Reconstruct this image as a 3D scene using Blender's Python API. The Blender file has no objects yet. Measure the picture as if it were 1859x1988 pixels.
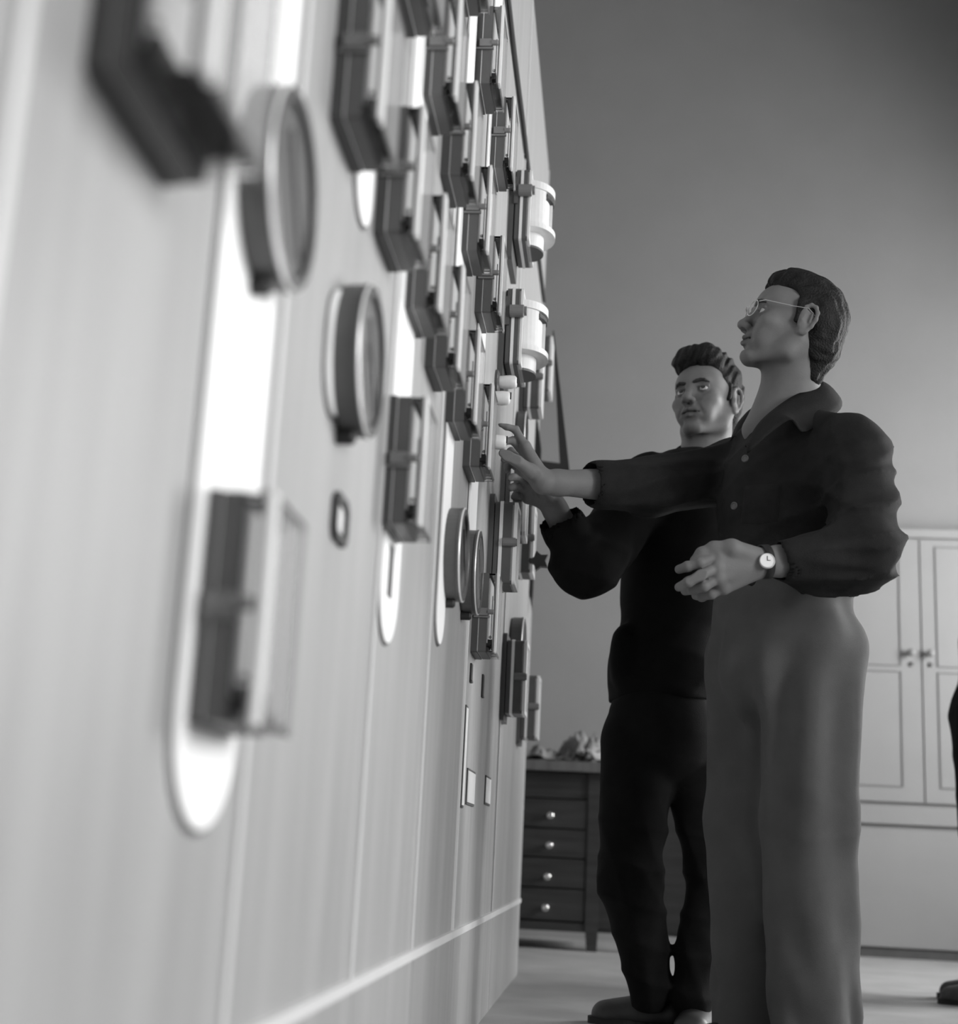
import bpy, bmesh, math, random
import numpy as np
from mathutils import Vector, Matrix
random.seed(5); np.random.seed(5)
S = bpy.context.scene
COL = S.collection

# ------------------------------------------------------------------ camera
R = ((0.99476188, -0.026273, 0.09878527), (0.08993281, -0.2344237, -0.96796571), (0.04858897, 0.97177943, -0.23083295))
cd = bpy.data.cameras.new('camera'); cam = bpy.data.objects.new('camera', cd); COL.objects.link(cam)
M = Matrix.Identity(4)
for i in range(3):
    for j in range(3): M[i][j] = R[i][j]
M[2][3] = 0.41
cam.matrix_world = M
cd.sensor_fit = 'HORIZONTAL'; cd.sensor_width = 54.0; cd.lens = 2750 / 1859 * 54.0
cd.clip_start = 0.02
cd.dof.use_dof = True; cd.dof.focus_distance = 3.15; cd.dof.aperture_fstop = 4.3
S.camera = cam
# ------------------------------------------------------------------ light
w = bpy.data.worlds.new('world'); S.world = w; w.use_nodes = True
w.node_tree.nodes['Background'].inputs[0].default_value = (1, 1, 1, 1)
w.node_tree.nodes['Background'].inputs[1].default_value = 1.2
S.view_settings.view_transform = 'Standard'; S.view_settings.look = 'None'
S.view_settings.gamma = 1.0; S.view_settings.use_curve_mapping = False
S.view_settings.exposure = -0.72
WX = 3.4                                   # right (window) wall
WINDOWS = [(-1.6, 1.5), (0.7, 1.4), (3.5, 1.2), (5.6, 1.6)]   # centre y, width
WZ = (0.95, 3.1)
def area(name, loc, sx, sy, power, tilt=0.0):
    l = bpy.data.lights.new(name, 'AREA'); l.shape = 'RECTANGLE'; l.size = sx; l.size_y = sy; l.energy = power
    o = bpy.data.objects.new(name, l); COL.objects.link(o); o.location = loc
    o.rotation_euler = (0, math.radians(90 + tilt), 0)      # facing -x
    return o
PW = [210, 360, 100, 600]
for (yc, wd), pw in zip(WINDOWS, PW):
    area('window_daylight', (WX + 0.32, yc, sum(WZ) / 2), WZ[1] - WZ[0], wd, pw)

# ------------------------------------------------------------------ materials
def mat(name, c, rough=0.6, metal=0.0, noise=0.0, nscale=8.0, bump=0.0, bscale=60.0, spec=0.5, stretch=None, c2=None):
    m = bpy.data.materials.new(name); m.use_nodes = True
    nt = m.node_tree; b = nt.nodes['Principled BSDF']
    b.inputs['Roughness'].default_value = rough; b.inputs['Metallic'].default_value = metal
    b.inputs['Specular IOR Level'].default_value = spec
    b.inputs['Base Color'].default_value = (c, c, c, 1)
    tc = nt.nodes.new('ShaderNodeTexCoord')
    src = tc.outputs['Object']
    if stretch:
        mp = nt.nodes.new('ShaderNodeMapping'); mp.inputs['Scale'].default_value = stretch
        nt.links.new(src, mp.inputs[0]); src = mp.outputs[0]
    if noise or c2 is not None:
        n = nt.nodes.new('ShaderNodeTexNoise'); n.inputs['Scale'].default_value = nscale; n.inputs['Detail'].default_value = 6
        nt.links.new(src, n.inputs[0])
        r = nt.nodes.new('ShaderNodeMapRange'); r.inputs[1].default_value = 0.3; r.inputs[2].default_value = 0.7
        lo, hi = (c * (1 - noise), c * (1 + noise)) if c2 is None else (c, c2)
        r.inputs[3].default_value = lo; r.inputs[4].default_value = hi
        nt.links.new(n.outputs[0], r.inputs[0])
        cb = nt.nodes.new('ShaderNodeCombineColor')
        for k in range(3): nt.links.new(r.outputs[0], cb.inputs[k])
        nt.links.new(cb.outputs[0], b.inputs['Base Color'])
    if bump:
        n2 = nt.nodes.new('ShaderNodeTexNoise'); n2.inputs['Scale'].default_value = bscale; n2.inputs['Detail'].default_value = 4
        nt.links.new(src, n2.inputs[0])
        bp = nt.nodes.new('ShaderNodeBump'); bp.inputs['Strength'].default_value = bump; bp.inputs['Distance'].default_value = 0.01
        nt.links.new(n2.outputs[0], bp.inputs['Height']); nt.links.new(bp.outputs[0], b.inputs['Normal'])
    return m
MT = dict(
    wall=mat('wall_paint', 0.225, 0.85, noise=0.03, nscale=3, bump=0.1, bscale=25),
    cream=mat('cabinet_paint', 0.25, 0.6, noise=0.03, nscale=5),
    floor=mat('floor_lino', 0.31, 0.5, noise=0.12, nscale=5, spec=0.3),
    ceil=mat('ceiling_plaster', 0.6, 0.9),
    panel=mat('panel_enamel', 0.30, 0.42, noise=0.11, nscale=3.5, stretch=(1, 6, 0.5), bump=0.03, bscale=40),
    trim=mat('panel_trim', 0.62, 0.35, noise=0.03),
    seam=mat('seam_black', 0.03, 0.6),
    white=mat('white_enamel', 0.86, 0.4),
    dial=mat('dial_white', 0.9, 0.5),
    rim=mat('light_alloy_rim', 0.85, 0.28, metal=0.35, noise=0.02),
    cream_metal=mat('cast_light_metal', 0.66, 0.4, noise=0.05, nscale=40),
    dark=mat('dark_bakelite', 0.055, 0.45, noise=0.12, nscale=20),
    dark2=mat('grey_enamel_case', 0.08, 0.4, noise=0.1, nscale=20),
    black=mat('black_metal', 0.012, 0.6),
    screw=mat('bright_screw', 0.8, 0.15, metal=1.0),
    knob=mat('grey_knob', 0.16, 0.35),
    wood=mat('dark_wood', 0.02, 0.45, bump=0.15, bscale=30, stretch=(1, 1, 12), c2=0.045, nscale=3),
    woodtop=mat('desk_top_wood', 0.10, 0.4, stretch=(12, 1, 1), c2=0.15, nscale=3),
    rag=mat('rag_cloth', 0.20, 0.9, noise=0.6, nscale=9, bump=0.3, bscale=80),
    paper=mat('paper', 0.6, 0.8),
)
def glassy():
    m = bpy.data.materials.new('clear_cover'); m.use_nodes = True; nt = m.node_tree; nt.nodes.clear()
    o = nt.nodes.new('ShaderNodeOutputMaterial'); mx = nt.nodes.new('ShaderNodeMixShader')
    t = nt.nodes.new('ShaderNodeBsdfTransparent'); t.inputs[0].default_value = (0.97, 0.97, 0.97, 1)
    g = nt.nodes.new('ShaderNodeBsdfGlossy'); g.inputs['Roughness'].default_value = 0.08
    f = nt.nodes.new('ShaderNodeFresnel'); f.inputs[0].default_value = 1.2
    nt.links.new(f.outputs[0], mx.inputs[0]); nt.links.new(t.outputs[0], mx.inputs[1]); nt.links.new(g.outputs[0], mx.inputs[2])
    nt.links.new(mx.outputs[0], o.inputs[0]); return m
MT['glass'] = glassy()
MT['pane_sheen'] = mat('grey_sheen_glass', 0.35, 0.3)  # clear relay pane greyed to stand in for its grazing reflection
MT['pane_sheen'].node_tree.nodes['Principled BSDF'].inputs['Alpha'].default_value = 0.4
MT['meter_dial'] = mat('meter_dial', 0.10, 0.5)  # dial colour darkened in place of the glass's dark reflection

# ------------------------------------------------------------------ helpers
def link(o, parent=None):
    COL.objects.link(o)
    if parent is not None: o.parent = parent
    return o
def tag(o, label=None, cat=None, group=None, kind=None):
    if label: o['label'] = label
    if cat: o['category'] = cat
    if group: o['group'] = group
    if kind: o['kind'] = kind
    return o
def thing(name, label, cat, loc=(0, 0, 0), group=None):
    o = bpy.data.objects.new(name, None); o.empty_display_size = 0.05; o.location = loc
    return tag(link(o), label, cat, group)
def obj(name, bm, m, parent=None, smooth=False, bevel=0.0, seg=2):
    if bevel:
        es = [e for e in bm.edges if len(e.link_faces) == 2 and e.calc_face_angle(0) > 0.5]
        bmesh.ops.bevel(bm, geom=es, offset=bevel, segments=seg, affect='EDGES', profile=0.5, clamp_overlap=True)
    bmesh.ops.recalc_face_normals(bm, faces=bm.faces)
    me = bpy.data.meshes.new(name); bm.to_mesh(me); bm.free()
    me.materials.append(MT[m] if isinstance(m, str) else m)
    if smooth:
        for p in me.polygons: p.use_smooth = True
    return link(bpy.data.objects.new(name, me), parent)
def box(bm, x0, x1, y0, y1, z0, z1):
    v = [bm.verts.new((x, y, z)) for x in (x0, x1) for y in (y0, y1) for z in (z0, z1)]
    for f in ((0, 1, 3, 2), (4, 6, 7, 5), (0, 4, 5, 1), (2, 3, 7, 6), (0, 2, 6, 4), (1, 5, 7, 3)): bm.faces.new([v[i] for i in f])
def B(*a):
    bm = bmesh.new(); box(bm, *a); return bm
def Bs(lst):
    bm = bmesh.new()
    for a in lst: box(bm, *a)
    return bm
def prism(bm, pts, a0, a1, axis='x', inner=None):
    """extrude a 2-D outline along an axis; inner = outline of a hole with the same count"""
    def P(p, a):
        return (a, p[0], p[1]) if axis == 'x' else ((p[0], a, p[1]) if axis == 'y' else (p[0], p[1], a))
    n = len(pts)
    A = [bm.verts.new(P(p, a0)) for p in pts]; Bv = [bm.verts.new(P(p, a1)) for p in pts]
    for i in range(n): bm.faces.new((A[i], A[(i + 1) % n], Bv[(i + 1) % n], Bv[i]))
    if inner is None:
        bm.faces.new(A[::-1]); bm.faces.new(Bv)
    else:
        C = [bm.verts.new(P(p, a0)) for p in inner]; D = [bm.verts.new(P(p, a1)) for p in inner]
        for i in range(n):
            j = (i + 1) % n
            bm.faces.new((C[j], C[i], D[i], D[j])); bm.faces.new((A[j], A[i], C[i], C[j])); bm.faces.new((Bv[i], Bv[j], D[j], D[i]))
    return bm
def circ(cy, cz, r, n=32, a0=0.0, a1=2 * math.pi, closed=True):
    m = n if closed else n - 1
    return [(cy + r * math.cos(a0 + (a1 - a0) * i / m), cz + r * math.sin(a0 + (a1 - a0) * i / m)) for i in range(n)]
def octo(w_, h_, cy, cz, ins=0.0):
    """octagon outline from y 0..w_, z -h_/2..h_/2"""
    k = ins * 0.5858
    y0, y1, z0, z1 = ins, w_ - ins, -h_ / 2 + ins, h_ / 2 - ins; a, b = cy - k * 0.7, cz - k * 0.7
    return [(y0 + a, z0), (y1 - a, z0), (y1, z0 + b), (y1, z1 - b), (y1 - a, z1), (y0 + a, z1), (y0, z1 - b), (y0, z0 + b)]
def stadium(w_, z0, z1, n=12, top=False):
    r = w_ / 2
    pts = [(r + r * math.cos(a), z0 + r + r * math.sin(a)) for a in [math.pi + math.pi * i / n for i in range(n + 1)]]
    if top: pts += [(r + r * math.cos(a), z1 - r + r * math.sin(a)) for a in [math.pi * i / n for i in range(n + 1)]]
    else: pts += [(w_, z1), (0, z1)]
    return pts
def lathe(bm, prof, n=32, axis='x', c=(0, 0, 0)):
    """prof: (axial, radius) pairs, open surface caps where radius 0"""
    rings = []
    for a, r in prof:
        if r < 1e-6:
            p = (c[0] + a, c[1], c[2]) if axis == 'x' else ((c[0], c[1] + a, c[2]) if axis == 'y' else (c[0], c[1], c[2] + a))
            rings.append([bm.verts.new(p)])
        else:
            ring = []
            for i in range(n):
                t = 2 * math.pi * i / n; u, v = r * math.cos(t), r * math.sin(t)
                p = (c[0] + a, c[1] + u, c[2] + v) if axis == 'x' else ((c[0] + u, c[1] + a, c[2] + v) if axis == 'y' else (c[0] + u, c[1] + v, c[2] + a))
                ring.append(bm.verts.new(p))
            rings.append(ring)
    for A, Bv in zip(rings, rings[1:]):
        for i in range(n):
            j = (i + 1) % n
            if len(A) == 1 and len(Bv) > 1: bm.faces.new((A[0], Bv[i], Bv[j]))
            elif len(Bv) == 1 and len(A) > 1: bm.faces.new((A[j], A[i], Bv[0]))
            elif len(A) > 1: bm.faces.new((A[i], A[j], Bv[j], Bv[i]))
    return bm
def tube(bm, pts, r, n=8, closed=False):
    pts = [Vector(p) for p in pts]; rings = []
    rr = r if isinstance(r, (list, tuple)) else [r] * len(pts)
    nrm = None
    for i, p in enumerate(pts):
        a = pts[i - 1] if (i > 0 or closed) else p; b = pts[(i + 1) % len(pts)] if (i < len(pts) - 1 or closed) else p
        t = (b - a).normalized()
        if nrm is None: nrm = t.orthogonal().normalized()
        nrm = (nrm - t * nrm.dot(t)).normalized(); bn = t.cross(nrm)
        rings.append([bm.verts.new(p + (nrm * math.cos(2 * math.pi * k / n) + bn * math.sin(2 * math.pi * k / n)) * rr[i]) for k in range(n)])
    m = len(rings) if closed else len(rings) - 1
    for i in range(m):
        A, Bv = rings[i], rings[(i + 1) % len(rings)]
        for k in range(n): bm.faces.new((A[k], A[(k + 1) % n], Bv[(k + 1) % n], Bv[k]))
    if not closed: bm.faces.new(rings[0][::-1]); bm.faces.new(rings[-1])
    return bm
def copy_tree(o, parent=None, loc=None, label=None):
    c = o.copy(); COL.objects.link(c); c.parent = parent
    if loc is not None: c.location = loc
    if label: c['label'] = label
    for ch in [q for q in o.children]: copy_tree(ch, c)
    return c

# ------------------------------------------------------------------ room
PX = -0.31                                  # face of the switchboard
BY = 7.3; CZ = 6.0; FY = -3.2; LX = -1.25
def struct(name, bm, m, parent=None, **k):
    o = obj(name, bm, m, parent, **k)
    if parent is None: o['kind'] = 'structure'
    return o
struct('floor', B(LX - .1, WX + .1, FY - .1, BY + .1, -0.1, 0), 'floor')
struct('ceiling', B(LX - .1, WX + .1, FY - .1, BY + .1, CZ, CZ + 0.1), 'ceil')
struct('wall_back', B(LX - .1, WX + .1, BY, BY + 0.15, 0, CZ), 'wall')
struct('wall_front', B(LX - .1, WX + .1, FY - .15, FY, 0, CZ), 'wall')
struct('wall_left', B(LX - .15, LX, FY, BY, 0, CZ), 'wall')
bm = bmesh.new(); y = FY
for yc, wd in WINDOWS:
    box(bm, WX, WX + .3, y, yc - wd / 2, 0, CZ); y = yc + wd / 2
    box(bm, WX, WX + .3, yc - wd / 2, y, 0, WZ[0]); box(bm, WX, WX + .3, yc - wd / 2, y, WZ[1], CZ)
box(bm, WX, WX + .3, y, BY, 0, CZ)
struct('wall_right', bm, 'wall')
for i, (yc, wd) in enumerate(WINDOWS):
    y0, y1 = yc - wd / 2, yc + wd / 2; x0, x1 = WX + .1, WX + .16
    fr = struct('window_%d' % (i + 1), Bs([(x0, x1, y0, y0 + .06, WZ[0], WZ[1]), (x0, x1, y1 - .06, y1, WZ[0], WZ[1]), (x0, x1, y0, y1, WZ[0], WZ[0] + .06),
                (x0, x1, y0, y1, WZ[1] - .06, WZ[1]), (x0, x1, yc - .025, yc + .025, WZ[0], WZ[1]), (x0, x1, y0, y1, 2.3, 2.35)]), 'white')
    fr['label'] = 'window with white frame in the right wall'
    obj('pane', B(x0 + .025, x0 + .03, y0 + .05, y1 - .05, WZ[0] + .05, WZ[1] - .05), 'glass', fr)
struct('baseboard_back', B(-.9, 0.95, BY - .02, BY, 0, .09), 'cream')

# ------------------------------------------------------------------ switchboard bays
edges = [-1.11, -0.53, 0.05, 0.63, 1.195, 1.78, 2.32, 2.92, 3.87, 5.05]
desc = ['light grey switchboard bay behind the photographer', 'light grey switchboard bay beside the camera', 'nearest bay of the grey switchboard, out of focus at the left edge',
        'switchboard bay carrying the wide white strip with rounded foot', 'switchboard bay with the small black label holder', 'switchboard bay with the second white strip and its slotted foot',
        'switchboard bay with the narrow white strip between round meters', 'switchboard bay with the two small label plates near its foot', 'switchboard bay behind the two chart recorders',
        'last bay at the far end of the grey switchboard']
desc = desc[1:]
TOPZ = 3.0; RAILZ = 2.42
for i, (a, b) in enumerate(zip(edges, edges[1:])):
    bay = thing('switchboard_bay', desc[i], 'control panel', (PX, (a + b) / 2, 0), 'bays of the switchboard')
    ox, oy = -PX, -(a + b) / 2
    def W(*q): return (q[0] + ox + PX + 0, q[1] + ox + PX, q[2] + oy, q[3] + oy, q[4], q[5])
    g = 0.0015
    obj('panel_sheet', B(*W(-.02, 0, a + g, b - g, .25, RAILZ - .01)), 'panel', bay, bevel=.0015, seg=1)
    obj('header_sheet', B(*W(-.02, 0, a + g, b - g, RAILZ + .01, TOPZ)), 'panel', bay, bevel=.0015, seg=1)
    obj('plinth', B(*W(-.02, .004, a + g, b - g, 0.0, .236)), 'panel', bay, bevel=.0015, seg=1)
    obj('plinth_moulding', B(*W(-.02, .008, a, b, .236, .250)), 'trim', bay, bevel=.003)
    obj('edge_strip', B(*W(-.02, .004, b - .018, b - .006, .25, TOPZ - .02)), 'trim', bay, bevel=.0015)
    obj('carcass', B(*W(-.55, -.021, a + g, b - g, 0, TOPZ)), 'dark2', bay)
obj_ = obj('cable_rail', tube(bmesh.new(), [(PX + .008, -1.0, RAILZ)] + [(PX + .008, y, RAILZ + .004 * math.sin(y * 9)) for y in np.linspace(0, 5.0, 30)], .0065, 8), 'seam')
tag(obj_, 'thin black cable running along the switchboard under its top header', 'cable')

# ------------------------------------------------------------------ white strips
def strip(y0, w_, z0, z1, label, top=False, name='white_strip'):
    t = thing(name, label, 'panel strip', (PX, y0, z0), 'white strips on the switchboard')
    bm = prism(bmesh.new(), [(p[0] - .004, (p[1] - .0045 if p[1] < z0 + w_ else p[1])) for p in [(q[0] * (w_ + .008) / w_, q[1]) for q in stadium(w_, z0, z1, 14, top)]], 0.0, .0015)
    for v in bm.verts: v.co.z -= z0
    obj('backing_edge', bm, 'dark', t)
    bm = prism(bmesh.new(), stadium(w_, z0, z1, 14, top), .0012, .0045)
    for v in bm.verts: v.co.z -= z0
    obj('enamel_strip', bm, 'white', t, bevel=.001, seg=1)
    return t
strip(.975, .172, .413, 2.4, 'wide white vertical strip with rounded foot, nearest and out of focus')
s2 = strip(1.79, .15, .672, 2.4, 'white vertical strip with rounded foot and a slot, second from the left')
obj('slot', B(.0045, .0062, .05, .082, .06, .13), 'dark', s2, bevel=.002)
strip(2.375, .11, .752, 2.4, 'narrow white strip whose foot hangs under a thin round meter')
strip(2.80, .15, .90, 2.4, 'white strip ending above the clustered small relays')
strip(1.452, .10, 1.11, 1.24, 'short white rounded plate hanging above the second round meter', True, 'white_plate')
strip(1.372, .10, .852, .99, 'white rounded plate at the left of the second round meter', True, 'white_plate')
# label holders
t = thing('label_holder', 'small black framed label holder alone on the bright panel', 'label holder', (PX, 1.466, .755))
obj('frame', prism(bmesh.new(), octo(.072, .052, .01, .01), 0, .007, inner=octo(.072, .052, .01, .01, .009)), 'black', t, bevel=.001, seg=1)
obj('card', B(0, .002, .009, .063, -.018, .018), 'paper', t)
def plate(y0, y1, z0, z1, m, label):
    t = thing('name_plate', label, 'plate', (PX, y0, z0), 'small plates near the panel foot')
    obj('edge', B(0, .003, 0, y1 - y0, 0, z1 - z0), 'dark', t, bevel=.001, seg=1)
    obj('face', B(.003, .0042, .004, y1 - y0 - .004, .005, z1 - z0 - .005), m, t)
plate(3.05, 3.22, .50, .576, 'trim', 'greyish name plate near the panel foot, left of two')
plate(3.50, 3.64, .515, .585, 'white', 'white name plate near the panel foot, right of two')
plate(2.95, 2.99, .49, .70, 'white', 'narrow upright highlight shaped as a white plate, left of the two name plates')  # highlight on the panel, built as a thin white plate
for k, (yy, z0, z1) in enumerate([(3.01, .755, .795), (3.29, .753, .806)]):
    t = thing('slot_cover', ('left' if k == 0 else 'right') + ' of the two black slots under the small relays', 'slot', (PX, yy, z0), 'black slots')
    obj('cover', B(0, .004, 0, .03, 0, z1 - z0), 'black', t, bevel=.001, seg=1)
    obj('lip', B(.004, .006, .004, .026, 0, .004), 'dark2', t)

# ------------------------------------------------------------------ glass fronted relays
def rect(w_, h_, ins=0.0, r=.004):
    return rrect(ins, w_ - ins, -h_ / 2 + ins, h_ / 2 - ins, r, 3)
def rrect(y0, y1, z0, z1, r, n=5):
    pts = []
    for cy, cz, a in ((y1 - r, z0 + r, -90), (y1 - r, z1 - r, 0), (y0 + r, z1 - r, 90), (y0 + r, z0 + r, 180)):
        pts += [(cy + r * math.cos(math.radians(a + 90 * i / n)), cz + r * math.sin(math.radians(a + 90 * i / n))) for i in range(n + 1)]
    return pts
def make_relay(label, w_=.125, h_=.175, P=.054, CD=.033):
    k = P / .054
    t = thing('glass_fronted_relay', label, 'relay', (0, 0, 0), 'relays on the switchboard')
    obj('mounting_flange', prism(bmesh.new(), rect(w_, h_, 0), 0, CD * .42), 'dark', t)
    obj('gasket', prism(bmesh.new(), rect(w_, h_, .002), CD * .42, CD * .48), 'rim', t)
    obj('case', prism(bmesh.new(), rect(w_, h_, .001), CD * .48, CD), 'dark2', t)
    obj('clear_cover', prism(bmesh.new(), rect(w_, h_, .002), CD, .050 * k, inner=rect(w_, h_, .005)), 'glass', t)
    obj('dial', prism(bmesh.new(), [(.010, -h_ / 2 + .022), (w_ - .012, -h_ / 2 + .022), (w_ - .012, h_ / 2 - .012), (.010, h_ / 2 - .012)], CD, CD + .002), 'dial', t)
    zb = -h_ / 2
    tb = bmesh.new(); box(tb, CD, CD + .011, .012, w_ - .05, zb + .016, zb + .030)
    box(tb, CD, CD + .007, .03, .06, zb + .005, zb + .014); box(tb, CD, CD + .012, .075, .105, zb + .006, zb + .018); box(tb, CD, CD + .004, .004, w_ - .01, zb + .004, zb + .012)
    obj('terminal_block', tb, 'dark', t, bevel=.0015, seg=1)
    sb = bmesh.new()
    for dx, dz, dy in ((.040, .035, .012), (.042, .010, .02), (.040, .008, .066), (.043, .012, .11)):
        bmesh.ops.create_uvsphere(sb, u_segments=8, v_segments=6, radius=.0034, matrix=Matrix.Translation((dx + CD - .033, dy, zb + dz)))
    obj('terminal_screw', sb, 'screw', t, smooth=True)
    nb = bmesh.new(); box(nb, CD + .004, CD + .0055, w_ * .45, w_ * .45 + .002, -.05, .045)
    obj('needle', nb, 'black', t)
    e = bmesh.new(); box(e, .050 * k, P, 0, .022, -h_ / 2 + .001, h_ / 2 - .001)
    obj('edge_strip', e, 'rim', t, bevel=.0018, seg=3)  # light strip stands in for the highlight on the cover's near edge
    obj('cover_lip', B(.0465 * k, .050 * k, .001, .020, -h_ / 2 + .002, h_ / 2 - .002), 'knob', t)
    e = bmesh.new()
    box(e, .0505 * k, P - .001, .022, w_, h_ / 2 - .007, h_ / 2 - .001); box(e, .0505 * k, P - .001, .022, w_, -h_ / 2 + .001, -h_ / 2 + .007); box(e, .0505 * k, P - .001, w_ - .007, w_, -h_ / 2 + .007, h_ / 2 - .007)
    obj('cover_frame', e, 'glass', t)
    obj('front_pane', B(.0510 * k, .0520 * k, .023, w_ - .004, -h_ / 2 + .004, h_ / 2 - .004), 'pane_sheen', t)
    c = bmesh.new(); box(c, CD * .3, CD + .001, -.006, .004, -.008, .008); box(c, .004, CD + .005, -.003, .002, -.0125, -.0085)
    cl = obj('clamp', c, 'knob', t, bevel=.0012, seg=1)
    obj('clamp_screw', lathe(bmesh.new(), [(0, 0), (0, .0055), (.012 * k, .0055), (.0135 * k, .004), (.0135 * k, 0)], 12, 'x', (CD + .001, -.003, 0)), 'knob', cl)
    return t
ordn = ['first', 'second', 'third', 'fourth', 'fifth', 'sixth', 'seventh']
relay0 = None
def relay(Y, Zc, label, proto=None, s=1.0):
    global relay0
    if relay0 is None and proto is None:
        relay0 = make_relay(label); relay0.location = (PX, Y, Zc); o = relay0
    else: o = copy_tree(proto or relay0, None, (PX, Y, Zc), label)
    return o
for k, Y in enumerate([1.31, 1.59, 1.835, 2.085, 2.37, 2.67]):
    relay(Y, 1.225, 'glass-fronted relay in the middle row of the switchboard, %s from the left' % ordn[k])
for k, Y in enumerate([1.36, 1.60, 1.875, 2.13, 2.43, 2.74]):
    relay(Y, 1.575, 'glass-fronted relay in the second row from the top, %s from the left' % ordn[k])
for k, Y in enumerate([1.90, 2.15, 2.50, 2.85]):
    relay(Y, 1.96, 'glass-fronted relay in the top visible row, %s from the left' % ordn[k])
relay(1.765, .90, 'glass-fronted relay standing on the second white strip, just above its rounded foot')
relay(1.0, .575, 'strongly blurred glass-fronted relay on the wide white strip, just above its rounded foot')
relay(3.0, .905, 'glass-fronted relay below the thin round meters, left of the fuse blocks')
big = make_relay('large dark blurred relay at the upper left corner, nearest the camera', w_=.15, h_=.28, P=.072, CD=.028)
big.location = (PX, .70, .97)
# small metal cased relays further down the board
def make_metal(label, w_=.12, h_=.2, P=.068):
    t = thing('metal_cased_relay', label, 'relay', (0, 0, 0), 'metal cased relays at the far end')
    obj('mounting_flange', prism(bmesh.new(), rect(w_ + .01, h_ + .03, -.005, .012), 0, .012), 'dark2', t)
    obj('case', prism(bmesh.new(), rect(w_, h_, 0, .006), .014, P - .008), 'dark2', t)
    obj('rear_rim', prism(bmesh.new(), rect(w_, h_, -.002, .008), .026, .034, inner=rect(w_, h_, .01, .006)), 'rim', t, bevel=.002)
    obj('front_rim', prism(bmesh.new(), rect(w_, h_, 0, .008), P - .012, P, inner=rect(w_, h_, .012, .004)), 'rim', t, bevel=.003)
    obj('front_plate', prism(bmesh.new(), rect(w_, h_, .011), P - .008, P - .004), 'trim', t)
    obj('side_catch', lathe(bmesh.new(), [(0, 0), (0, .011), (.03, .011), (.03, .009), (.034, .009), (.034, 0)], 14, 'x', (.036, -.002, 0)), 'knob', t)
    return t
m0 = make_metal('metal cased relay beyond the right edge of the lower chart recorder'); m0.location = (PX, 4.05, 1.80)
for Y, Z, l in [(4.55, 2.02, 'narrow metal relay standing between the two chart recorders and the wall'),
                (3.55, 1.30, 'metal cased relay just below the reaching hand'), (3.95, 1.28, 'metal cased relay with a star knob under the forearm'),
                (3.85, .87, 'metal cased fuse block above the desk, left of two'), (4.55, .86, 'metal cased fuse block above the desk, right of two'),
                (3.28, 1.12, 'metal cased relay above the clustered terminals')]:
    copy_tree(m0, None, (PX, Y, Z), l)
st = obj('star_knob', prism(bmesh.new(), [(-.222 + (.030 if i % 2 else .017) * math.cos(i * math.pi / 5), 1.205 + (.030 if i % 2 else .017) * math.sin(i * math.pi / 5)) for i in range(10)], 3.90, 3.925, 'y'), 'dark', bevel=.002)
sh = obj('shaft', B(PX + .06, -.222, 3.905, 3.92, 1.198, 1.212), 'dark', st)
tag(st, 'dark star-shaped knob below the metal relay under the forearm', 'knob')

# ------------------------------------------------------------------ round meters seen edge on
def make_meter(label, r=.085, P=.034):
    t = thing('round_meter', label, 'meter', (0, 0, 0), 'round meters on the switchboard')
    obj('case', lathe(bmesh.new(), [(0, r * .9), (.001, r * .97), (.006, r), (.026, r), (.026, 0)], 48), 'dark2', t)
    obj('bezel', lathe(bmesh.new(), [(.026, r - .004), (.026, r + .001), (.030, r + .001), (.033, r - .003), (P, r - .009), (P, r - .012), (.031, r - .012)], 48), 'dark2', t, smooth=True)
    obj('bright_ring', lathe(bmesh.new(), [(.0305, r + .0006), (.0305, r + .0014), (.0325, r + .0008), (.0330, r - .001)], 48), 'rim', t, smooth=True)
    obj('dial', lathe(bmesh.new(), [(.027, r - .012), (.0275, 0)], 48), 'meter_dial', t)
    obj('glass', lathe(bmesh.new(), [(.033, r - .012), (.0335, 0)], 48), 'glass', t)
    nb = bmesh.new(); box(nb, .031, .0335, -.002, .002, -.06, .05)
    bmesh.ops.rotate(nb, verts=nb.verts, matrix=Matrix.Rotation(.6, 3, 'X'))
    obj('needle', nb, 'black', t)
    k = obj('zero_knob', lathe(bmesh.new(), [(.0, 0), (.0, .009), (.018, .009), (.021, .006), (.021, 0)], 14, 'x', (.0, -.01, -r - .005)), 'black', t)
    return t
me0 = make_meter('blurred dark round meter on the wide white strip'); me0.location = (PX, 1.075, .94)
for Y, Z, s, l in [(1.475, .93, 1, 'round meter with bright bezel, second from the left, beside a white rounded plate'),
                (2.50, .925, 1, 'thin round meter seen edge-on, left of a close pair'), (2.79, .95, 1, 'thin round meter seen edge-on, right of a close pair'),
                (4.16, .98, 1.2, 'larger round meter seen edge-on above the fuse blocks'), (4.02, 1.60, .9, 'round meter seen edge-on above the reaching hand')]:
    c = copy_tree(me0, None, (PX, Y, Z), l); c.scale = (s, s, s)

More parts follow.
